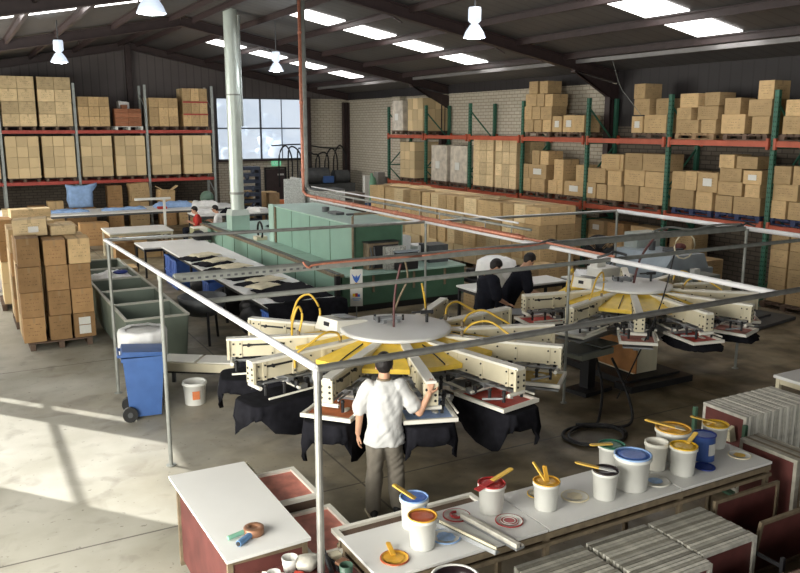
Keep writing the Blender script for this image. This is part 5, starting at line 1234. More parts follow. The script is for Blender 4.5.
# bending workers in black
def worker(label, loc, rz, lean, headz, armz, seed, arms=True):
    w = thing('person', label, 'person', loc, rz); ly = lean; sz = headz
    HC2 = (0, ly + .10, sz - .10); HF2 = (0, 1, -.95)
    SL_, SR_ = (-.18, ly - .02, sz - .30), (.18, ly - .02, sz - .30)
    def body(m):
        head_on(m, HC2, HF2); limb(m, [(0, ly - .04, sz - .27), (0, ly + .06, sz - .16)], [.06, .055])
        limb(m, [(0, -.02, .95), (0, ly * .5, (sz - .3 + .95) / 2), (0, ly - .05, sz - .34)], [.13, .12, .13], 16)
        limb(m, [SL_, (-.24, ly - .02, sz - .58), (-.19, ly + .22, armz)], [.05, .04, .028]); limb(m, [SR_, (.24, ly - .0, sz - .58), (.17, ly + .24, armz)], [.05, .04, .028])
        hand(m, (-.19, ly + .22, armz), (.1, 1, -.3), (0, .2, -1), -1, .4); hand(m, (.17, ly + .24, armz), (-.1, 1, -.3), (0, .2, -1), 1, .4)
        limb(m, [(-.09, 0, .88), (-.10, .03, .48), (-.11, 0, .09)], [.085, .058, .042]); limb(m, [(.09, 0, .88), (.10, .03, .48), (.11, 0, .09)], [.085, .058, .042])
    b = blend('body', body, .009, SKIN, w, 2); blend('hair', hair_fn(HC2, HF2), .010, HAIR, w, 2); eyes(HC2, HF2, b)
    def sh(m):
        limb(m, [(0, -.02, .90), (0, ly * .5, (sz - .3 + .95) / 2), (0, ly - .06, sz - .36)], [.165, .165, .15], 18)
        limb(m, [(-.10, ly - .04, sz - .30), (.10, ly - .04, sz - .30)], [.10, .10]); limb(m, [(-.16, ly - .02, sz - .31), (-.235, ly - .02, sz - .55)], [.102, .09], 16); limb(m, [(.16, ly - .02, sz - .31), (.235, ly, sz - .55)], [.102, .09], 16)
    blend('t_shirt', sh, .013, NAVY, w, 3, folds=.014, seed=seed)
    def tr(m): limb(m, [(-.085, 0, .86), (-.10, .03, .48), (-.11, 0, .10)], [.115, .085, .075], 16); limb(m, [(.085, 0, .86), (.10, .03, .48), (.11, 0, .10)], [.115, .085, .075], 16)
    blend('trousers', tr, .014, NAVY, w, 3, folds=.012)
    shoe(w, -.11, 0, 0); shoe(w, .11, 0, 0)
    return w
worker('left of two workers in black t-shirts, looking down behind the near press', (7.45, 10.62, 0), -R_(95), .10, 1.74, 1.03, 2)
worker('right of two workers in black, leaning far over the second press', (8.12, 10.95, 0), -R_(105), .32, 1.74, 1.08, 5)
# seated people in the distance
def sitter(label, loc, rz, mat, seed):
    w = thing('person', label, 'person', loc, rz); HC2 = (0, .08, 1.17); HF2 = (0, 1, -.3)
    def body(m):
        head_on(m, HC2, HF2); limb(m, [(0, 0, .95), (0, .03, 1.08)], [.06, .055]); rings(m, [(0, 0, .45, .16, .12), (0, 0, .7, .15, .11), (0, 0, .92, .17, .11), (0, 0, 1.0, .08, .06)])
        limb(m, [(-.18, 0, .93), (-.23, .05, .70), (-.15, .28, .80)], [.048, .04, .028]); limb(m, [(.18, 0, .93), (.23, .05, .70), (.15, .28, .80)], [.048, .04, .028])
        hand(m, (-.15, .28, .80), (0, 1, 0), (0, 0, -1), -1, .4); hand(m, (.15, .28, .80), (0, 1, 0), (0, 0, -1), 1, .4)
        limb(m, [(-.09, 0, .52), (-.11, .42, .50), (-.11, .40, .09)], [.085, .06, .042]); limb(m, [(.09, 0, .52), (.11, .42, .50), (.11, .40, .09)], [.085, .06, .042])
    b = blend('body', body, .012, SKIN, w, 2); blend('hair', hair_fn(HC2, HF2, low=-.06, back=1.5), .012, HAIR, w, 2); eyes(HC2, HF2, b)
    def sh(m):
        rings(m, [(0, 0, .46, .19, .15), (0, 0, .7, .18, .14), (0, 0, .9, .20, .135), (0, 0, .97, .14, .09), (0, 0, 1.03, .065, .06)]); limb(m, [(-.16, 0, .92), (-.235, .04, .72)], [.08, .075]); limb(m, [(.16, 0, .92), (.235, .04, .72)], [.08, .075])
    blend('shirt', sh, .014, mat, w, 3, folds=.01, seed=seed)
    def tr(m): limb(m, [(-.09, .02, .54), (-.11, .42, .52), (-.11, .40, .11)], [.105, .08, .07]); limb(m, [(.09, .02, .54), (.11, .42, .52), (.11, .40, .11)], [.105, .08, .07])
    blend('trousers', tr, .014, NAVY, w, 3)
    shoe(w, -.11, .42, 0); shoe(w, .11, .42, 0)
    s_ = thing('stool', 'plain stool under the %s' % label, 'stool', loc, rz)
    m = M(); m.cyl((0, 0, .38), (0, 0, .42), .18, n=20); obj('seat', m, WOODD, s_)
    for k in range(4): a = PI / 4 + k * PI / 2; m = M(); m.cyl((.13 * math.cos(a), .13 * math.sin(a), .38), (.18 * math.cos(a), .18 * math.sin(a), 0), .014); obj('leg', m, DGREY, s_)
sitter('person in red top seated beyond the green dryer', (6.95, 26.6, 0), R_(80), REDC, 1)
sitter('person in white top seated left of the flue base', (7.65, 26.6, 0), R_(60), WHITEC, 2)
# ---------------------------------------------------------------- foreground bench
BZ = .80
bn = thing('workbench', 'long white topped workbench made of three panels, covered with ink buckets', 'workbench', (4.47, 4.84, 0)); BO = Vector((4.47, 4.84, 0))
for (a_, b_) in ((2.33, 3.815), (3.825, 5.295), (5.305, 6.50)):
    m = M(); m.box(((a_ + b_) / 2 - BO.x, 0, BZ - .0125), (b_ - a_, .68, .025), bev=.004); obj('top_panel', m, WHITE, bn)
m = M()
m.box((-.07, -.33, .745), (4.16, .03, .05)); m.box((-.07, .33, .745), (4.16, .03, .05)); m.box((-2.12, 0, .745), (.03, .66, .05)); m.box((2.01, 0, .745), (.03, .66, .05))
m.box((-.07, -.345, .68), (4.16, .025, .03)); m.box((-.07, .36, .72), (4.16, .03, .03)); obj('edge_frame', m, BROWNF, bn)
for x in (-2.1, -.65, .84, 1.99):
    for y in (-.31, .31): m = M(); m.box((x, y, .37), (.04, .04, .74)); obj('leg', m, BROWNF, bn)
m = M(); m.box((-.07, 0, .66), (4.1, .60, .02)); obj('under_shelf', m, WOODD, bn)
m = M(); m.box((0, 0, .0), (.5, .03, .03)); 
# white framed screens sticking out behind the bench
def screen(name, loc, W, D, mat, label, rz=0, fr=CREAMT, th=.035, t=.045, group='printing screens by the benches', rot=None):
    m = M()
    for s_ in (-1, 1): m.box((s_ * (W / 2 - t / 2), 0, th / 2), (t, D, th)); m.box((0, s_ * (D / 2 - t / 2), th / 2), (W - 2 * t, t, th))
    o = obj(name, m, fr, None, loc, rz); tag(o, label, 'screen frame', group)
    if rot: o.rotation_euler = rot
    m = M(); m.box((0, 0, .008), (W - 2 * t, D - 2 * t, .006)); obj('mesh', m, mat, o)
    return o
screen('printing_screen', (3.05, 5.30, .70), 1.35, .30, WOODD, 'empty white frame lying along the back edge of the bench, left end')
screen('printing_screen', (2.33, 6.38, .705), .44, .66, PINKM, 'white framed pink screen at the far end of the left tabletop')
screen('printing_screen', (2.36, 5.62, .62), .50, .76, PINKM, 'white framed pink screen between the left tabletop and the pole')
m = M()
for k in range(6): m.box((0, k * .045, 0), (.30, .018, .30))
o = obj('screen_rack', m, CREAM, None, (2.00, 6.64, .66)); tag(o, 'row of cream frame ends showing at the far corner of the left tabletop', 'rack')
m = M()
for (x, y) in ((2.14, 5.28), (2.55, 5.28), (2.14, 6.68), (2.55, 6.68)): m.box((x, y, .30), (.035, .035, .60))
m.box((2.35, 5.28, .585), (.45, .03, .03)); m.box((2.35, 6.68, .585), (.45, .03, .03)); m.box((2.14, 5.98, .585), (.03, 1.4, .03)); m.box((2.55, 5.98, .585), (.03, 1.4, .03)); m.box((2.35, 5.98, .61), (.42, 1.4, .015))
o = obj('screen_stand', m, BROWNF); tag(o, 'brown angle-iron stand under the two pink screens', 'stand')
m = M(); m.box((0, 0, 0), (.42, .64, .08)); o = obj('spacer_board', m, WOODD, None, (2.33, 6.38, .662)); tag(o, 'dark board lifting the far pink screen', 'board')
# ink buckets
def buck(name, x, y, d, h, ink, label, mat=WHITEP, **k): return bucket(name, x, y, BZ + .001, d / 2, h, label, 'bucket', mat, ink, **k)
buck('ink_bucket', 2.92, 5.06, .22, .25, 'blue', 'white bucket of blue ink with a yellow stick, at the left end of the bench', drip='pale_blue')
buck('ink_bucket', 2.82, 4.76, .215, .25, 'rust', 'white bucket with rust red ink and an orange stained rim', drip='ochre')
buck('ink_bucket', 3.60, 4.97, .22, .25, 'red', 'white bucket of dark red ink with a spatula across its rim')
buck('ink_bucket', 4.03, 4.80, .215, .24, 'ochre', 'white bucket of yellow ink with two sticks in it, beside the clear lid')
buck('ink_bucket', 4.59, 4.71, .215, .25, 'black', 'white bucket with black ink rim beside the large blue one')
buck('ink_bucket', 5.03, 5.10, .235, .25, 'green', 'white bucket of dark green ink at the back edge of the bench')
buck('ink_bucket', 4.93, 4.74, .31, .31, 'blue', 'largest white bucket, filled with bright blue ink', drip='pale_blue', level=.97)
buck('ink_bucket', 5.42, 4.93, .21, .26, None, 'empty translucent white bucket between the blue and yellow ones', CREAMT)
buck('ink_bucket', 5.74, 5.03, .32, .30, 'ochre', 'large white bucket of yellow-brown ink with a broad paddle', level=.97)
buck('ink_bucket', 5.55, 4.73, .235, .27, 'yellow', 'white bucket of bright yellow ink next to the dark blue can', level=.97)
buck('ink_bucket', 6.33, 5.03, .24, .23, 'yellow', 'white bucket of yellow ink at the far right end of the bench', level=.95)
buck('white_bowl', 2.80, 4.27, .34, .13, None, 'wide white bowl smeared with black at the bottom of the photo')
[x for x in COL.objects if x.name.startswith('white_bowl')][0].location.z = .681
m = M(); m.lathe([(.14, .06), (.158, .122), (.150, .123), (.13, .06)], (2.80, 4.27, .681), 20, close=False)
o = obj('black_smear', m, PAINT['black'])
for v in o.data.vertices: pass
tag(o, 'black ink smear inside the wide white bowl', 'ink')
ct = thing('ink_can', 'dark blue metal can with dark ink standing at the right of the bench', 'can', (5.98, 4.87, BZ + .001), .3)
m = M(); m.cyl((0, 0, 0), (0, 0, .24), .105, n=26); obj('can_body', m, pm('blue_can_paint', (.06, .12, .36), .35, .3, .1), ct)
m = M(); m.lathe([(.108, .235), (.112, .24), (.112, .25), (.100, .25), (.098, .21), (0.001, .21)], n=26, close=False); obj('can_rim', m, PAINT['navy'], ct)
m = M()
for k in range(5): a = -2.2 + k * .16; m.box((.107 * math.cos(a), .107 * math.sin(a), .12), (.004, .016, .11), rz=a)
obj('can_label', m, WHITEP, ct)
m = M(); m.box((.135, 0, .15), (.05, .04, .06)); obj('can_latch', m, BROWNF, ct)
m = M(); m.box((2.8, 4.25, .34), (.44, .40, .68)); o = obj('wooden_box', m, WOODD); tag(o, 'dark wooden box under the wide white bowl in front of the bench', 'box')
# lids
def lid(x, y, d, base, ring, label, cover=.8, seed=0, edge=None, z=BZ + .001):
    t = thing('bucket_lid', label, 'lid', (x, y, z), 0, 'bucket lids lying on the bench')
    m = M(); r = d / 2; m.lathe([(0.001, 0), (r * .97, 0), (r, .004), (r, .012), (r * .93, .012), (r * .9, .006), (0.001, .006)], n=32); obj('lid_disc', m, base, t)
    if ring:
        m = M(); n = 40; random.seed(seed); c = m.bm.verts.new((0, 0, .0085)); R = []
        for k in range(n):
            a = 2 * PI * k / n; q = r * cover * (.82 + .18 * noise.noise(Vector((math.cos(a) * 2 + seed, math.sin(a) * 2, seed)))); R.append(m.bm.verts.new((q * math.cos(a), q * math.sin(a), .0085)))
        for k in range(n): m.bm.faces.new((c, R[k], R[(k + 1) % n]))
        obj('ink_film', m, ring, t)
    if edge:
        m = M(); m.lathe([(r * .93, .0125), (r * 1.005, .0125), (r * 1.01, .004)], n=32, close=False); obj('inked_edge', m, edge, t)
    return t
CLEAR = pm('clear_lid_plastic', (.72, .70, .62), .3, 0, .05)
lid(3.04, 4.78, .23, WHITEP, PAINT['pale_blue'], 'white lid with pale blue ink between the rust red bucket and the bowl', .78, 2, PAINT['pale_blue'])
lid(3.62, 4.75, .225, WHITEP, PAINT['red'], 'lid with red rings of ink in front of the dark red bucket', .86, 3, PAINT['red'])
lid(3.30, 5.03, .225, WHITEP, None, 'white lid with a curl of red ink left of the red bucket', .4, 4, PAINT['red'])
m = M(); m.tube([(3.30 + .045 * math.cos(a), 5.03 + .05 * math.sin(a), BZ + .013) for a in [1 + k * .5 for k in range(9)]], .012, 6); m.ball((3.27, 5.02, BZ + .013), .03, (1, 1, .2)); o = obj('red_ink_curl', m, PAINT['red']); tag(o, 'curl of red ink on the white lid left of the red bucket', 'ink')
for q in (.4, .6):
    m = M(); m.lathe([(.112 * q, 0), (.112 * q + .006, .0), (.112 * q + .006, .004), (.112 * q, .004), (.112 * q, 0)], (3.62, 4.75, BZ + .0105), 28, close=False); o = obj('ink_ring', m, WHITEP); tag(o, '%s pale ring in the ink of the red lid' % ('inner' if q < .5 else 'outer'), 'ink')
lid(4.37, 4.83, .235, CLEAR, PAINT['cream'], 'clear lid with cream ink right of the yellow bucket', .7, 5, PAINT['cream'])
lid(5.20, 4.72, .26, WHITEP, PAINT['pale_blue'], 'white lid with pale blue ink beside the largest bucket', .6, 6, CLEAR)
lid(6.34, 4.74, .21, WHITEP, PAINT['yellow'], 'white lid with patchy yellow ink near the right end of the bench', .62, 7, PAINT['cream'])
lid(6.18, 4.97, .11, PAINT['yellow'], PAINT['yellow'], 'small yellow disc right behind the dark blue can', .9, 3)
lid(5.83, 4.715, .19, PAINT['navy'], PAINT['navy'], 'dark blue lid in front of the dark blue can', .9, 8, PAINT['navy'])
lid(2.55, 4.70, .215, PAINT['ochre'], PAINT['ochre'], 'ochre orange lid with a wooden stick at the left end of the bench', .85, 9, PAINT['rust'])
lid(4.12, 5.02, .18, CLEAR, PAINT['cream'], 'tilted cream stained lid behind the yellow bucket', .8, 11, PAINT['yellow'])
# sticks, paddles, spatulas
def stick(p, q, w, mat, label, th=.012, blade=None):
    m = M(); m.bar(p, q, w, th); 
    m.ball(q, w / 2, (1, 1, .35), 10)
    if blade: m.mi = 1; p_, q_ = Vector(p), Vector(q); d = (p_ - q_).normalized(); m.bar(p_, p_ + d * blade[0], blade[1], .006)
    o = obj('spatula', m, [mat, blade[2] if blade else mat]); return tag(o, label, 'spatula', 'sticks and spatulas of the bench')
YST = pm('yellow_stick', (.70, .45, .08), .5, 0, .1)
stick((2.93, 5.02, 1.03), (2.80, 5.16, 1.13), .045, YST, 'yellow flat stick leaning out of the blue ink bucket at the left', blade=(.08, .05, PAINT['pale_blue']))
stick((2.55, 4.72, .822), (2.58, 4.86, .84), .035, PAINT['ochre'], 'ochre stick on the orange lid at the left end')
stick((3.60, 4.97, 1.065), (3.83, 5.02, 1.10), .04, YST, 'yellow handled spatula lying across the red ink bucket', blade=(.18, .06, PAINT['red']))
stick((4.03, 4.80, 1.02), (3.99, 4.93, 1.16), .022, YST, 'left yellow stick standing in the yellow ink bucket')
stick((4.04, 4.80, 1.02), (4.05, 4.86, 1.14), .034, PAINT['ochre'], 'right thick stick standing in the yellow ink bucket')
stick((4.55, 4.75, 1.06), (4.42, 4.88, 1.085), .04, YST, 'yellow stick resting on the black rimmed bucket', blade=(.15, .04, WHITEP))
stick((5.02, 5.09, 1.06), (4.82, 5.14, 1.07), .04, YST, 'yellow stick resting on the green ink bucket')
stick((5.73, 5.01, 1.115), (5.53, 5.16, 1.17), .055, YST, 'broad yellow paddle across the large yellow-brown bucket', blade=(.12, .06, CREAMC))
stick((6.33, 5.04, 1.04), (6.13, 5.15, 1.10), .045, YST, 'yellow paddle on the bucket at the far right end')
stick((5.62, 4.75, 1.07), (5.78, 4.80, 1.12), .04, YST, 'yellow paddle between the bright yellow bucket and the dark blue can')
m = M(); m.hexa([(-.03, -.3, 0), (.03, -.3, 0), (.03, .3, 0), (-.03, .3, 0), (-.022, -.3, .03), (-.005, -.3, .03), (-.005, .3, .03), (-.022, .3, .03)]); m.mi = 1; m.box((.0, 0, .034), (.012, .58, .03)); o = obj('squeegee', m, [MGREY, CREAM], None, (3.17, 4.68, BZ + .002), .26)
tag(o, 'long thin squeegee with brown handle on the bench, left one of two', 'squeegee', 'squeegees on the bench'); 
m = M(); m.box((0, 0, .012), (.085, .62, .02)); m.mi = 1; m.box((-.025, 0, .04), (.035, .62, .035)); m.box((.025, 0, .028), (.02, .62, .012)); o = obj('squeegee', m, [MGREY, ALU], None, (3.38, 4.66, BZ + .002), .16)
tag(o, 'wide shiny metal squeegee on the bench, right one of two', 'squeegee', 'squeegees on the bench')
m = M(); m.lathe([(.045, 0), (.045, .03), (.03, .03), (.03, 0), (.045, 0)], n=16, close=False); o = obj('tape_ring', m, BLACK, None, (3.72, 5.09, BZ)); tag(o, 'small dark ring behind the red ink bucket', 'ring')

# ---------------------------------------------------------------- left worktable
wt = thing('worktable', 'white topped worktable with red panelled side at the lower left', 'table', (1.77, 6.0, 0))
m = M(); m.prism([(-.36, .82), (.33, .80), (.33, -.80), (-.33, -.83)], .825, .85); obj('tabletop', m, WHITE, wt)
m = M(); m.box((-.28, 0, .42), (.02, 1.45, .72)); obj('side_panel', m, RUST, wt)
m = M(); m.box((0, -.76, .74), (.58, .02, .14)); obj('front_panel', m, RUST, wt)
for x in (-.29, .29):
    for y in (-.76, .76): m = M(); m.box((x, y, .41), (.04, .04, .82)); obj('leg', m, BROWNF, wt)
m = M(); m.box((0, -.76, .80), (.6, .03, .05)); m.box((-.3, 0, .80), (.02, 1.5, .05)); m.box((0, -.77, .62), (.6, .02, .025)); obj('apron', m, BROWNF, wt)
m = M(); m.box((0, 0, .25), (.54, 1.4, .02)); obj('lower_shelf', m, WOODD, wt)
# tape gun on the worktable
tg = thing('tape_roller', 'bronze tape roll with one green and one blue grip on the left worktable', 'tape dispenser', (1.74, 5.46, .851), .35)
m = M(); m.lathe([(.03, 0), (.075, 0), (.078, .01), (.078, .055), (.07, .06), (.03, .06), (.03, 0)], n=26, close=False); m.cyl((0, 0, .002), (0, 0, .05), .032); obj('tape_roll', m, BRONZE, tg)
m = M(); m.cyl((-.07, .035, .03), (-.20, .055, .025), .018); obj('green_grip', m, TEAL, tg)
m = M(); m.cyl((-.06, -.03, .025), (-.20, -.07, .025), .024); m.mi = 1; m.cyl((-.20, -.07, .025), (-.206, -.072, .025), .018); obj('blue_grip', m, [pm('blue_grip', (.14, .28, .50), .5), BLACK], tg)
# clutter shelf between worktable and bench
cs = thing('clutter_shelf', 'low shelf crowded with cups and tools between worktable and bench', 'shelf', (1.98, 4.80, 0))
m = M(); m.box((-.08, 0, .73), (.76, .62, .025)); obj('shelf_board', m, RUST, cs)
m = M()
for x in (-.44, .28):
    for y in (-.28, .28): m.box((x, y, .36), (.035, .035, .72))
m.box((-.08, .30, .715), (.76, .03, .03)); m.box((-.08, -.30, .715), (.76, .03, .03)); m.box((-.44, 0, .715), (.03, .6, .03)); m.box((.28, 0, .715), (.03, .6, .03)); obj('shelf_frame', m, CREAM, cs)
def cup(x, y, r, h, mat, label, cat='cup'):
    m = M(); m.lathe([(r * .8, 0), (r, h), (r * .92, h), (r * .74, .01), (0.001, .01)], n=18); o = obj('cup', m, mat, None, (x, y, .744)); tag(o, label, cat)
cup(1.86, 5.02, .06, .10, WHITEP, 'white paper cup on the low clutter shelf, right of the worktable corner'); cup(1.70, 4.92, .05, .08, WHITEP, 'white cup on the low clutter shelf below the worktable')
cup(2.16, 4.70, .05, .12, pm('dark_green_tin', (.05, .10, .07), .4), 'dark green tin on the low clutter shelf by the bench', 'tin')
m = M(); m.ball((0, 0, .05), .09, (1.1, .9, .6), 14)
for v in m.bm.verts: v.co += Vector(noise.noise_vector(v.co * 20)) * .02; v.co.z = max(0, v.co.z)
o = obj('crumpled_foil', m, ALU, None, (1.98, 4.98, .744)); tag(o, 'crumpled silver wrapping on the clutter shelf by the pole foot', 'wrapping')
m = M(); m.cyl((0, 0, .014), (.14, -.10, .014), .014); o = obj('marker', m, CREAMT, None, (1.66, 5.05, .744)); tag(o, 'cream roll end lying by the worktable front', 'roll')
m = M(); m.cyl((0, 0, .02), (.02, .22, .10), .018); m.cyl((.06, 0, .02), (.05, .2, .02), .02); o = obj('tool', m, BLACK, None, (2.10, 4.82, .744)); tag(o, 'pair of black tool handles beside the pole foot', 'tool')
for i, (x, y, mt) in enumerate(((2.20, 4.98, CREAM), (2.20, 4.86, BRONZE), (1.85, 4.85, REDM))):
    m = M(); m.box((0, 0, .03), (.09, .07, .06), bev=.01); o = obj('small_block', m, mt, None, (x, y, .744), .4 * i); tag(o, ['cream block', 'bronze coloured block', 'red block'][i] + ' on the clutter shelf', 'block')

# ---------------------------------------------------------------- stored screens (each frame an object)
def rackscreens(x0, x1, y0, y1, z0, z1, axis, n, label, group, mats, edge=ALU, mesh=RUST, jitter=.005):
    for i in range(n):
        t = (i + .5) / n; m = M(); f = .035
        if axis == 'y':     # frames face Y, stacked along Y
            w, h, th = x1 - x0, z1 - z0, (y1 - y0) / n * .80
            for s_ in (-1, 1): m.box((s_ * (w / 2 - f / 2), 0, h / 2), (f, th, h))
            m.box((0, 0, f / 2), (w - 2 * f, th, f)); m.box((0, 0, h - f / 2), (w - 2 * f, th, f))
            loc = ((x0 + x1) / 2 + random.uniform(-jitter, jitter), y0 + (y1 - y0) * t, z0 - random.uniform(0, jitter))
            mm = M(); mm.box((0, th * .3, h / 2), (w - 2 * f, .004, h - 2 * f))
        else:
            w, h, th = y1 - y0, z1 - z0, (x1 - x0) / n * .86
            for s_ in (-1, 1): m.box((0, s_ * (w / 2 - f / 2), h / 2), (th, f, h))
            m.box((0, 0, f / 2), (th, w - 2 * f, f)); m.box((0, 0, h - f / 2), (th, w - 2 * f, f))
            loc = (x0 + (x1 - x0) * t, (y0 + y1) / 2 + random.uniform(-jitter, jitter), z0 - random.uniform(0, jitter))
            mm = M(); mm.box((-th * .3, 0, h / 2), (.004, w - 2 * f, h - 2 * f))
        o = obj('printing_screen', m, edge if not mats else mats[i % len(mats)], None, loc); tag(o, label % ORD[i], 'screen frame', group)
        obj('mesh', mm, mesh, o)
random.seed(3)
gF = 'screens stored in the racks below the bench'
rackscreens(4.90, 5.54, 3.90, 4.50, .03, .58, 'y', 17, 'aluminium screen frame, %s from the front in the right rack below the bench', gF, [ALU, ALU, ALUG])
rackscreens(4.21, 4.86, 3.78, 4.50, .03, .58, 'y', 19, 'aluminium screen frame, %s from the front in the middle rack below the bench', gF, [ALU, ALU, ALUG])
rackscreens(3.48, 4.15, 3.70, 4.50, .03, .58, 'y', 20, 'aluminium screen frame, %s from the front in the left rack below the bench', gF, [ALUG, ALU, ALU])
for x in (3.44, 4.18, 4.88, 5.57):
    m = M(); m.box((x, 4.1, .015), (.03, .9, .03)); 
    for y in (3.68, 4.53): m.box((x, y, .24), (.03, .03, .48))
    m.box((x, 4.1, .40), (.02, .85, .03)); o = obj('rack_divider', m, BLACK); tag(o, 'black rack divider, %s from the left below the bench front' % ORD[int((x - 3.4) / .68)], 'rack', 'dividers of the screen racks')
rackscreens(7.04, 8.20, 5.22, 5.78, .04, .90, 'x', 28, 'pale edged screen frame, %s from the left in the tall rack at the right', 'screens in the tall rack at the right', [ALU, CREAMT, ALU], mesh=RUST)
rackscreens(6.72, 7.02, 4.40, 5.04, .04, .80, 'x', 8, 'dull screen frame, %s from the left against the right end of the bench', 'screens against the end of the bench', [ALUG, ALUG, BROWNF], mesh=RUST)
m = M()
for (x, y) in ((6.98, 5.18), (8.26, 5.18), (6.98, 5.83), (8.26, 5.83)): m.box((x, y, .42), (.04, .04, .84))
m.box((7.62, 5.17, .30), (1.28, .02, .04)); m.box((7.62, 5.84, .30), (1.28, .02, .04)); m.box((7.62, 5.5, .02), (1.3, .7, .03)); o = obj('screen_rack', m, GREEND); tag(o, 'dark green rack holding the tall screens at the right', 'rack')
m = M(); m.hexa([(0, 0, 0), (.09, 0, 0), (.09, .06, 0), (0, .06, 0), (0, .02, .12), (.07, .02, .16), (.07, .06, .16), (0, .06, .12)]); o = obj('clamp', m, CREAM, None, (6.92, 5.3, .62)); tag(o, 'cream clamp hanging at the left face of the tall screen rack', 'clamp')
m = M(); m.box((0, 0, -.32), (.02, .04, .64)); 
# big red screens leaning below the bench
def upright_screen(x, y, w, h, label, rx):
    o = screen('printing_screen', (x, y, .02 + h / 2), w, h, RUST, label, 0, BROWNF, .03, .03, gF); o.rotation_euler = (PI / 2 + rx, 0, 0); return o
upright_screen(6.10, 4.46, .88, .60, 'dark red screen standing upright under the right end of the bench', .0)
upright_screen(6.25, 4.10, .95, .55, 'dark red screen standing in front of the bench near its right end', .12)
# timber offcuts lowest right
random.seed(8)
for i in range(16):
    m = M(); L = random.uniform(.34, .6); m.box((0, 0, .03), (L, .085, .055), bev=.006)
    x = 4.35 + (i % 8) * .40; y = 3.38 + (i // 8) * .10; z = .42 + (i // 8) * .0
    o = obj('timber_block', m, pm('pinkish_timber', (.25, .17, .13), .8, 0, .2), None, (x, y + random.uniform(-.02, .02), z), random.uniform(-.1, .1)); tag(o, 'pinkish brown timber offcut, %s in the %s line at the bottom edge of the photo' % (ORD[i % 8], ['front', 'rear'][i // 8]), 'timber', 'timber offcuts at the bottom edge')
    for v in (0,): pass
m = M(); m.box((5.75, 3.43, .20), (3.5, .34, .40)); o = obj('timber_crate', m, pm('dark_red_crate', (.10, .045, .04), .7, 0, .3)); tag(o, 'dark red-brown crate under the timber offcuts at the bottom right', 'crate')
for i in range(6):
    m = M(); m.box((0, 0, .03), (.30, .09, .06), bev=.006); o = obj('timber_block', m, pm('pinkish_timber', (.25, .17, .13), .8, 0, .2), None, (7.15 + .02 * i, 3.75 + i * .12, .50 + (i % 2) * .0), .3 + random.uniform(-.2, .2)); tag(o, 'brown timber block on the crate by the right edge, %s from the front' % ORD[i], 'timber', 'timber blocks by the right edge')
m = M(); m.box((7.2, 4.02, .25), (.55, .82, .50)); o = obj('timber_crate', m, pm('dark_red_crate', (.10, .045, .04), .7, 0, .3)); tag(o, 'dark red-brown box beside the stored screens at the right edge', 'crate')

# ---------------------------------------------------------------- banner, cloth, things near the dryer front
bs = thing('banner_stand', 'narrow white banner with a blue bird emblem standing before the dryer', 'banner', (6.55, 13.6, 0), -.42)
m = M(); m.box((0, 0, .86), (.24, .012, .72)); obj('banner_sheet', m, WHITEP, bs)
m = M(); m.cyl((0, .02, 0), (0, .02, 1.22), .012); m.box((0, 0, .01), (.3, .3, .02)); obj('banner_pole', m, GALVD, bs)
m = M(); m.mi = 0
m.prism([(-.09, .12), (-.02, .04), (.0, .10), (.02, .04), (.09, .12), (.05, 0), (.015, -.05), (0, -.10), (-.015, -.05), (-.05, 0)], 0, .004)
m.mi = 1; m.prism([(-.03, -.06), (.03, -.06), (0, -.13)], 0, .005)
o = obj('bird_emblem', m, [PAINT['blue'], PAINT['yellow']], bs); o.rotation_euler = (PI / 2, 0, 0); o.location = (0, -.007, 1.02)
m = M(); m.box((-.05, 0, 0), (.05, .004, .06)); m.mi = 1; m.box((0, 0, 0), (.05, .004, .07)); m.mi = 2; m.box((.045, 0, -.01), (.045, .004, .05)); m.mi = 3
m.box((0, 0, -.07), (.16, .004, .015)); m.box((0, 0, -.10), (.12, .004, .012)); m.box((0, 0, .36), (.12, .004, .012))
obj('colour_emblem', m, [PAINT['yellow'], PAINT['red'], PAINT['blue'], PAINT['pale_blue']], bs).location = (0, -.008, .72)
# black seat and white panel right of dryer
m = M(); m.box((0, 0, .42), (1.3, .7, .10), bev=.03); m.box((0, .25, .58), (1.2, .2, .22), bev=.05); m.mi = 1; m.box((0, -.2, .28), (1.2, .3, .16)); m.mi = 2
for x in (-.5, .5): m.box((x, 0, .1), (.05, .5, .2))
o = obj('packing_trolley', m, [BLACK, WHITEP, DGREY], None, (10.75, 14.9, 0)); tag(o, 'low trolley with black padded top and white front at the right end of the dryer', 'trolley')
# things on the table behind workers
m = M(); m.lathe([(.32, 0), (.42, .25), (.38, .48), (.2, .56), (0.001, .56)], n=24)
for v in m.bm.verts: v.co += Vector(noise.noise_vector(v.co * 6)) * .03; v.co.z = max(0, v.co.z)
o = obj('white_hood', m, WHITEC, None, (9.35, 12.95, .782)); tag(o, 'rounded white covered heap behind the left worker in black', 'cover')
m = M(); m.box((0, 0, .16), (.4, .2, .32)); m.mi = 1; m.box((.28, 0, .13), (.12, .15, .24), bev=.04); m.mi = 2; m.box((-.02, -.102, .18), (.08, .01, .1)); o = obj('supply_boxes', m, [WHITEP, YEL, PAINT['navy']], None, (9.1, 12.66, .782)); tag(o, 'white packet and yellow bottle on the table between the two workers', 'supplies')
for i in range(4): garment('paper_heap', (11.35 + (i % 2) * .35, 12.2 + (i // 2) * .35, .802), .4, .4, .12, WHITEC, i, 'white paper heap on the fan table, %s of four' % ORD[i], 'paper', .1, i, group='paper heaps on the fan table')
for i, (x, y, z) in enumerate(((10.3, 13.8, 0), (10.9, 13.7, 0), (11.5, 13.9, 0), (10.6, 13.75, .46), (11.2, 13.8, .46), (9.7, 13.95, 0))):
    carton(x, y, z, .58, .5, .45, 'tan carton %s behind the worker tables' % ['low and third from left', 'low and fourth from left', 'low at the right end', 'upper left', 'upper right', 'low at the left end'][i], 'cartons behind the worker tables', 'n')
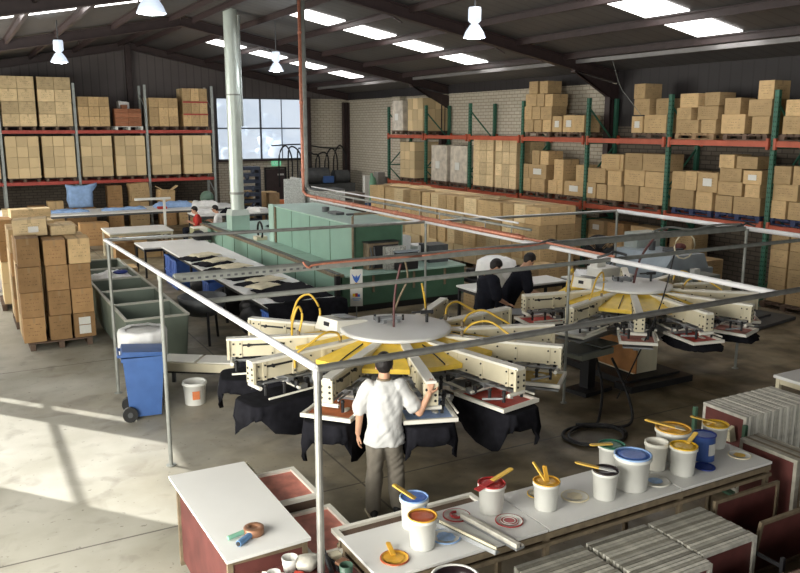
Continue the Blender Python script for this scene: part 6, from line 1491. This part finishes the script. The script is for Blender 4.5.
# fan
fn = thing('pedestal_fan', 'black round pedestal fan standing before the cartons at the right', 'fan', (12.40, 13.30, 0), -R_(42))
m = M(); m.cyl((0, 0, 0), (0, 0, .05), .26, n=24); obj('base', m, DGREY, fn)
m = M(); m.cyl((0, 0, .05), (0, 0, 1.10), .028); obj('pole', m, DGREY, fn)
m = M(); m.cyl((0, .04, 1.16), (0, .24, 1.16), .09, n=18); obj('motor', m, BLACK, fn)
m = M()
for yy, rr in ((-.10, .36), (.0, .38), (.08, .35)): m.tube([(rr * math.cos(a), yy, 1.16 + rr * math.sin(a)) for a in [k * PI / 16 for k in range(33)]], .010, 6)
for k in range(28):
    a = k * 2 * PI / 28; c, s_ = math.cos(a), math.sin(a); m.tube([(.05 * c, -.13, 1.16 + .05 * s_), (.25 * c, -.13, 1.16 + .25 * s_), (.38 * c, 0, 1.16 + .38 * s_), (.25 * c, .1, 1.16 + .25 * s_), (.08 * c, .11, 1.16 + .08 * s_)], .007, 4)
obj('cage', m, BLACK, fn)
m = M()
for k in range(4):
    a = k * PI / 2; u = Vector((math.cos(a), 0, math.sin(a))); v = Vector((-math.sin(a), 0, math.cos(a))); c = Vector((0, -.02, 1.16))
    P = [c + u * .05 - v * .04, c + u * .30 - v * .20, c + u * .34 + v * .14, c + u * .06 + v * .05]; q = Vector((0, .05, 0))
    m.hexa([P[0], P[1], P[2] + q, P[3] + q, P[0] + Vector((0, .008, 0)), P[1] + Vector((0, .008, 0)), P[2] + q + Vector((0, .008, 0)), P[3] + q + Vector((0, .008, 0))])
obj('blades', m, BLACK, fn)
# grey machine at the right
gm = thing('grey_dryer', 'blue-grey metal dryer with a sloping hood behind the second press', 'dryer', (13.3, 12.4, 0))
m = M(); m.box((0, 0, .50), (1.5, 1.7, .9), bev=.02); obj('body', m, GREYB, gm)
m = M(); m.hexa([(-.75, -.85, .95), (.6, -.85, .95), (.6, .85, .95), (-.75, .85, .95), (-.45, -.8, 1.25), (.5, -.8, 1.25), (.5, .8, 1.25), (-.45, .8, 1.25)]); obj('hood', m, GREYB, gm)
m = M(); m.box((.1, .6, 1.42), (.7, .4, .34)); obj('upper_box', m, pm('grey_green_box', (.36, .40, .38), .5), gm)
m = M(); m.box((-.05, -1.12, .45), (.8, .5, .9)); obj('end_box', m, pm('olive_grey_box', (.20, .22, .20), .5), gm)
m = M(); m.box((.1, -.3, 1.29), (.3, .3, .08)); m.cyl((-.1, .1, 1.25), (-.1, .1, 1.45), .07); obj('fitting', m, DGREY, gm)
m = M(); m.box((-.1, -1.1, .96), (.16, .12, .12)); obj('white_switch', m, WHITEP, gm)
m = M(); m.ball((0, 0, .08), .12, (1.3, 1, .7)); o = obj('red_brown_pot', m, RUST, None, (13.6, 12.1, 1.26)); tag(o, 'small red-brown pot on the grey machine hood', 'pot')
m = M(); m.box((0, 0, .2), (.45, .4, .4), bev=.03); m.box((.4, -.1, .12), (.3, .3, .24), bev=.03); m.box((-.1, .05, .45), (.2, .2, .15)); o = obj('white_appliance', m, WHITEP, None, (10.3, 10.9, .98)); tag(o, 'white boxy appliance behind the hub of the second press', 'appliance')
m = M(); m.box((0, 0, .48), (.8, .6, .96)); o = obj('appliance_stand', m, MGREY, None, (10.4, 10.9, 0)); tag(o, 'grey stand under the white appliance behind the second press', 'stand')
# low dark rails on the floor at the right
m = M(); m.box((0, 0, .04), (1.6, .9, .06)); m.box((.2, .1, .09), (.5, .4, .05)); o = obj('floor_trolley', m, DGREY, None, (14.0, 10.4, 0), .15); tag(o, 'flat dark trolley on the floor in front of the right rack', 'trolley')

# ---------------------------------------------------------------- back area between dryer and back wall
m = M(); m.box((10.35, 26.2, 1.08), (.06, 1.0, 2.16)); m.box((10.1, 25.75, 1.08), (.75, .05, 2.16)); o = obj('partition', m, pm('speckled_partition', (.58, .60, .58), .6, 0, .35, 25)); tag(o, 'speckled pale grey partition board behind the oven hood, left one', 'partition')
m = M(); m.box((11.3, 26.1, .86), (1.3, .9, 1.72)); m.mi = 1; m.box((11.3, 26.1, 1.73), (1.34, .94, .03)); o = obj('pale_cabinet', m, [pm('speckled_partition', (.58, .60, .58), .6, 0, .35, 25), DGREY]); tag(o, 'pale grey cabinet behind the oven hood, right of the partition board', 'cabinet')
m = M(); m.box((12.6, 27.0, .75), (1.2, .8, 1.5)); m.mi = 1; m.box((12.6, 26.6, 1.3), (1.1, .02, .05)); m.box((12.6, 26.6, .9), (1.1, .02, .05)); o = obj('brown_machine', m, [pm('brown_machine_paint', (.19, .155, .13), .6), BLACK]); tag(o, 'brown-grey machine cabinet right of the pale cabinet', 'cabinet')
m = M(); m.box((0, 0, .3), (1.5, .9, .6)); m.box((.4, 0, .7), (.5, .5, .25)); m.cyl((-.5, -.2, .6), (-.5, .4, .6), .16); o = obj('dark_machine', m, DGREY, None, (13.2, 25.7, .0), .1); tag(o, 'low dark machine before the blue crate by the wall', 'machine')
crate(13.9, 26.9, .6, 1.1, .7, .45, BLUEP, 'large blue crate on a stand near the far right corner'); m = M(); m.box((13.9, 26.9, .3), (1.1, .6, .59)); o = obj('crate_stand', m, DGREY); tag(o, 'dark stand under the large blue crate', 'stand')
gc = thing('gas_cylinder', 'pale green gas cylinder with white side by the brick wall', 'cylinder', (14.5, 28.6, 0))
m = M(); m.lathe([(.0, 0), (.19, 0), (.19, 1.75), (.15, 1.9), (.06, 1.97), (.05, 2.08), (0, 2.08)], n=20); obj('tank', m, pm('cylinder_green', (.20, .42, .28), .4), gc); m = M(); m.box((-.24, 0, 1.0), (.22, .2, 2.0)); obj('white_column', m, WHITEP, gc)
m = M(); m.box((15.0, 28.9, 1.05), (.3, .4, 2.1)); m.box((15.35, 29.0, .95), (.2, .3, 1.9)); o = obj('grey_locker', m, pm('locker_grey', (.26, .25, .23), .5)); tag(o, 'narrow grey locker right of the pale green gas cylinder', 'locker')
# plastic heaps by the carton block
for i, (x, y, s_, mt) in enumerate(((12.2, 24.0, 1.0, CREAMC), (12.6, 25.1, .8, WHITEC), (11.6, 24.6, .7, CREAMC))):
    garment('plastic_heap', (x, y, 0), 1.1 * s_, 1.0 * s_, .9 * s_, mt, i, ['cream packing heap at the far end of the long carton block', 'white plastic heap behind the cream packing heap', 'smaller cream heap left of the packing heap'][i], 'packing heap', .35, i * 4)
# pumps and pipes on back wall
m = M()
random.seed(12)
for k in range(7):
    x = 12.9 + k * .45; z0 = 1.9
    m.tube([(x, 34.7, 1.2), (x, 34.65, 2.6 + .25 * math.sin(k)), (x + .3, 34.6, 2.85 + .2 * math.cos(k)), (x + .6, 34.65, 2.5), (x + .62, 34.7, 1.4)], .035, 8, 4)
m.tube([(12.6, 34.8, 3.05), (14, 34.8, 3.1), (15, 34.8, 2.95), (16, 34.8, 2.9)], .03, 8, 3)
o = obj('wall_pipework', m, BLACK); tag(o, 'tangle of black pipes on the back brick wall right of the door', 'pipework')
m = M(); m.box((0, 0, .7), (2.8, .8, 1.4)); m.mi = 0; m.cyl((-1.0, 0, 1.75), (.2, 0, 1.75), .36, n=18); m.cyl((.5, 0, 1.7), (1.2, 0, 1.7), .28, n=18); m.mi = 1; m.box((.1, -.35, 1.6), (.5, .1, .3)); o = obj('compressor', m, [DGREY, BLUEP], None, (14.4, 33.2, 0)); tag(o, 'dark air compressor in front of the back wall pipework', 'compressor')
# shelf stack of dark reels beside the flue under the window
m = M(); m.box((0, 0, 1.05), (.1, .5, 2.1)); m.box((1.25, 0, 1.05), (.1, .5, 2.1))
for k in range(9): m.box((.62, 0, .15 + k * .25), (1.3, .55, .12))
for k in range(9): m.ball((.3 + (k % 3) * .3, -.2, .28 + k * .22), .12, n=8)
o = obj('dark_shelving', m, pm('dark_blue_grey', (.035, .045, .07), .5), None, (9.75, 31.4, 0)); tag(o, 'dark shelving full of reels behind the flue below the window', 'shelving')
o.scale = (.8, 1, 1.05)
m = M(); m.box((0, 0, .45), (.5, .4, .9)); m.ball((0, 0, 1.15), .28, (1, .8, 1)); o = obj('green_machine', m, pm('machine_green', (.12, .20, .15), .5), None, (8.6, 30.9 + .4, 0)); tag(o, 'dark green drum machine left of the flue', 'machine')
m = M(); m.box((0, 0, .6), (.45, .4, 1.2)); m.mi = 1; m.box((.4, 0, .75), (.4, .35, .3), bev=.05); m.mi = 2; m.box((.6, 0, .55), (1.0, .5, .05)); m.box((.9, 0, .27), (.05, .4, .54)); o = obj('tea_station', m, [WOOD, ORM, CREAMT], None, (11.5, 31.8, 0)); tag(o, 'brown post and red container on a small cream table left of the door', 'table')
for i, (x, y) in enumerate(((7.6, 28.2), (8.6, 28.3), (9.6, 28.2))): garment('cloth', (x, y, .862), .8, .5, .12, [WHITEC, CLOTHB, WHITEC][i], i, ['white cloth at the left of the table under the window', 'dark cloth in the middle of the table under the window', 'white cloth at the right of the table under the window'][i], 'cloth', .06, i)
garment('cloth', (8.8, 22.4, .842), 1.2, .9, .12, WHITEC, .3, 'white cloth heap lying on the dryer bed right of the flue', 'cloth', .12, 8)
garment('dark_cloth', (9.0, 23.6, .842), 1.3, .5, .08, CLOTHB, .1, 'dark cloth strip on the far end of the dryer bed', 'cloth', .06, 9)
# blue and white frame at left picture edge
m = M()
for x in (-.35, .35):
    for y in (-.25, .25): m.box((x, y, .75), (.05, .05, 1.5))
for z in (.2, .6, 1.0, 1.45): m.box((0, -.25, z), (.7, .04, .04)); m.box((0, .25, z), (.7, .04, .04)); m.box((.35, 0, z), (.04, .5, .04)); m.box((-.35, 0, z), (.04, .5, .04))
o = obj('blue_trolley', m, BLUEP, None, (.55, 23.4, 0)); tag(o, 'blue tubular cage trolley at the left edge of the photo', 'trolley')
garment('cloth', (.62, 21.6, 0), .9, 1.0, .5, WHITEC, 0, 'white cloth pile on the floor at the left edge of the photo', 'cloth', .2, 31)
# cream mini tables near the dryer's far corner
# ---------------------------------------------------------------- high bay lamps
def lamp(x, y, z, label, power=22):
    t = thing('high_bay_lamp', label, 'lamp', (x, y, z), 0, 'high bay lamps hanging from the roof')
    top = roofz(x) - z - .02
    m = M(); m.cyl((0, 0, .52), (0, 0, top), .015); obj('hanger', m, DGREY, t)
    m = M(); m.lathe([(.0, .54), (.11, .54), (.12, .50), (.12, .30), (.08, .26), (.04, .24), (.0, .24)], n=20); obj('gear_housing', m, LAMPH, t)
    m = M(); m.lathe([(.05, .25), (.09, .22), (.17, .10), (.21, 0), (.205, -.005), (.16, .09), (.08, .20), (.045, .22)], n=28, close=False); obj('reflector', m, LAMPH, t)
    m = M(); m.ball((0, 0, .03), .12, (1.5, 1.5, .5), 16); obj('bulb', m, LAMPB, t)
    l = bpy.data.lights.new('lamp_light', 'POINT'); l.energy = power; l.color = (.92, .96, 1); l.shadow_soft_size = .15
    o = bpy.data.objects.new('lamp_light', l); COL.objects.link(o); o.parent = t; o.location = (0, 0, -.18)
lamp(2.60, 22.6, 5.50, 'high bay lamp hanging at the far left over the racks'); lamp(2.70, 12.3, 5.50, 'high bay lamp cut by the top edge at the left')
lamp(8.55, 23.0, 5.50, 'high bay lamp between the flue and the copper pipe'); lamp(8.70, 12.9, 5.52, 'brightest high bay lamp, over the presses at the upper middle')
# thin wire from the roof at the right
hosething([(14.98, 15.9, 5.55), (15.0, 15.6, 4.9), (14.9, 15.2, 4.6), (15.2, 15.05, 4.2)], .008, GALVD, 'thin wire hanging from the roof beam at the upper right', 6, 'hanging_wire', 'wire')
print('cartons', NB[0])
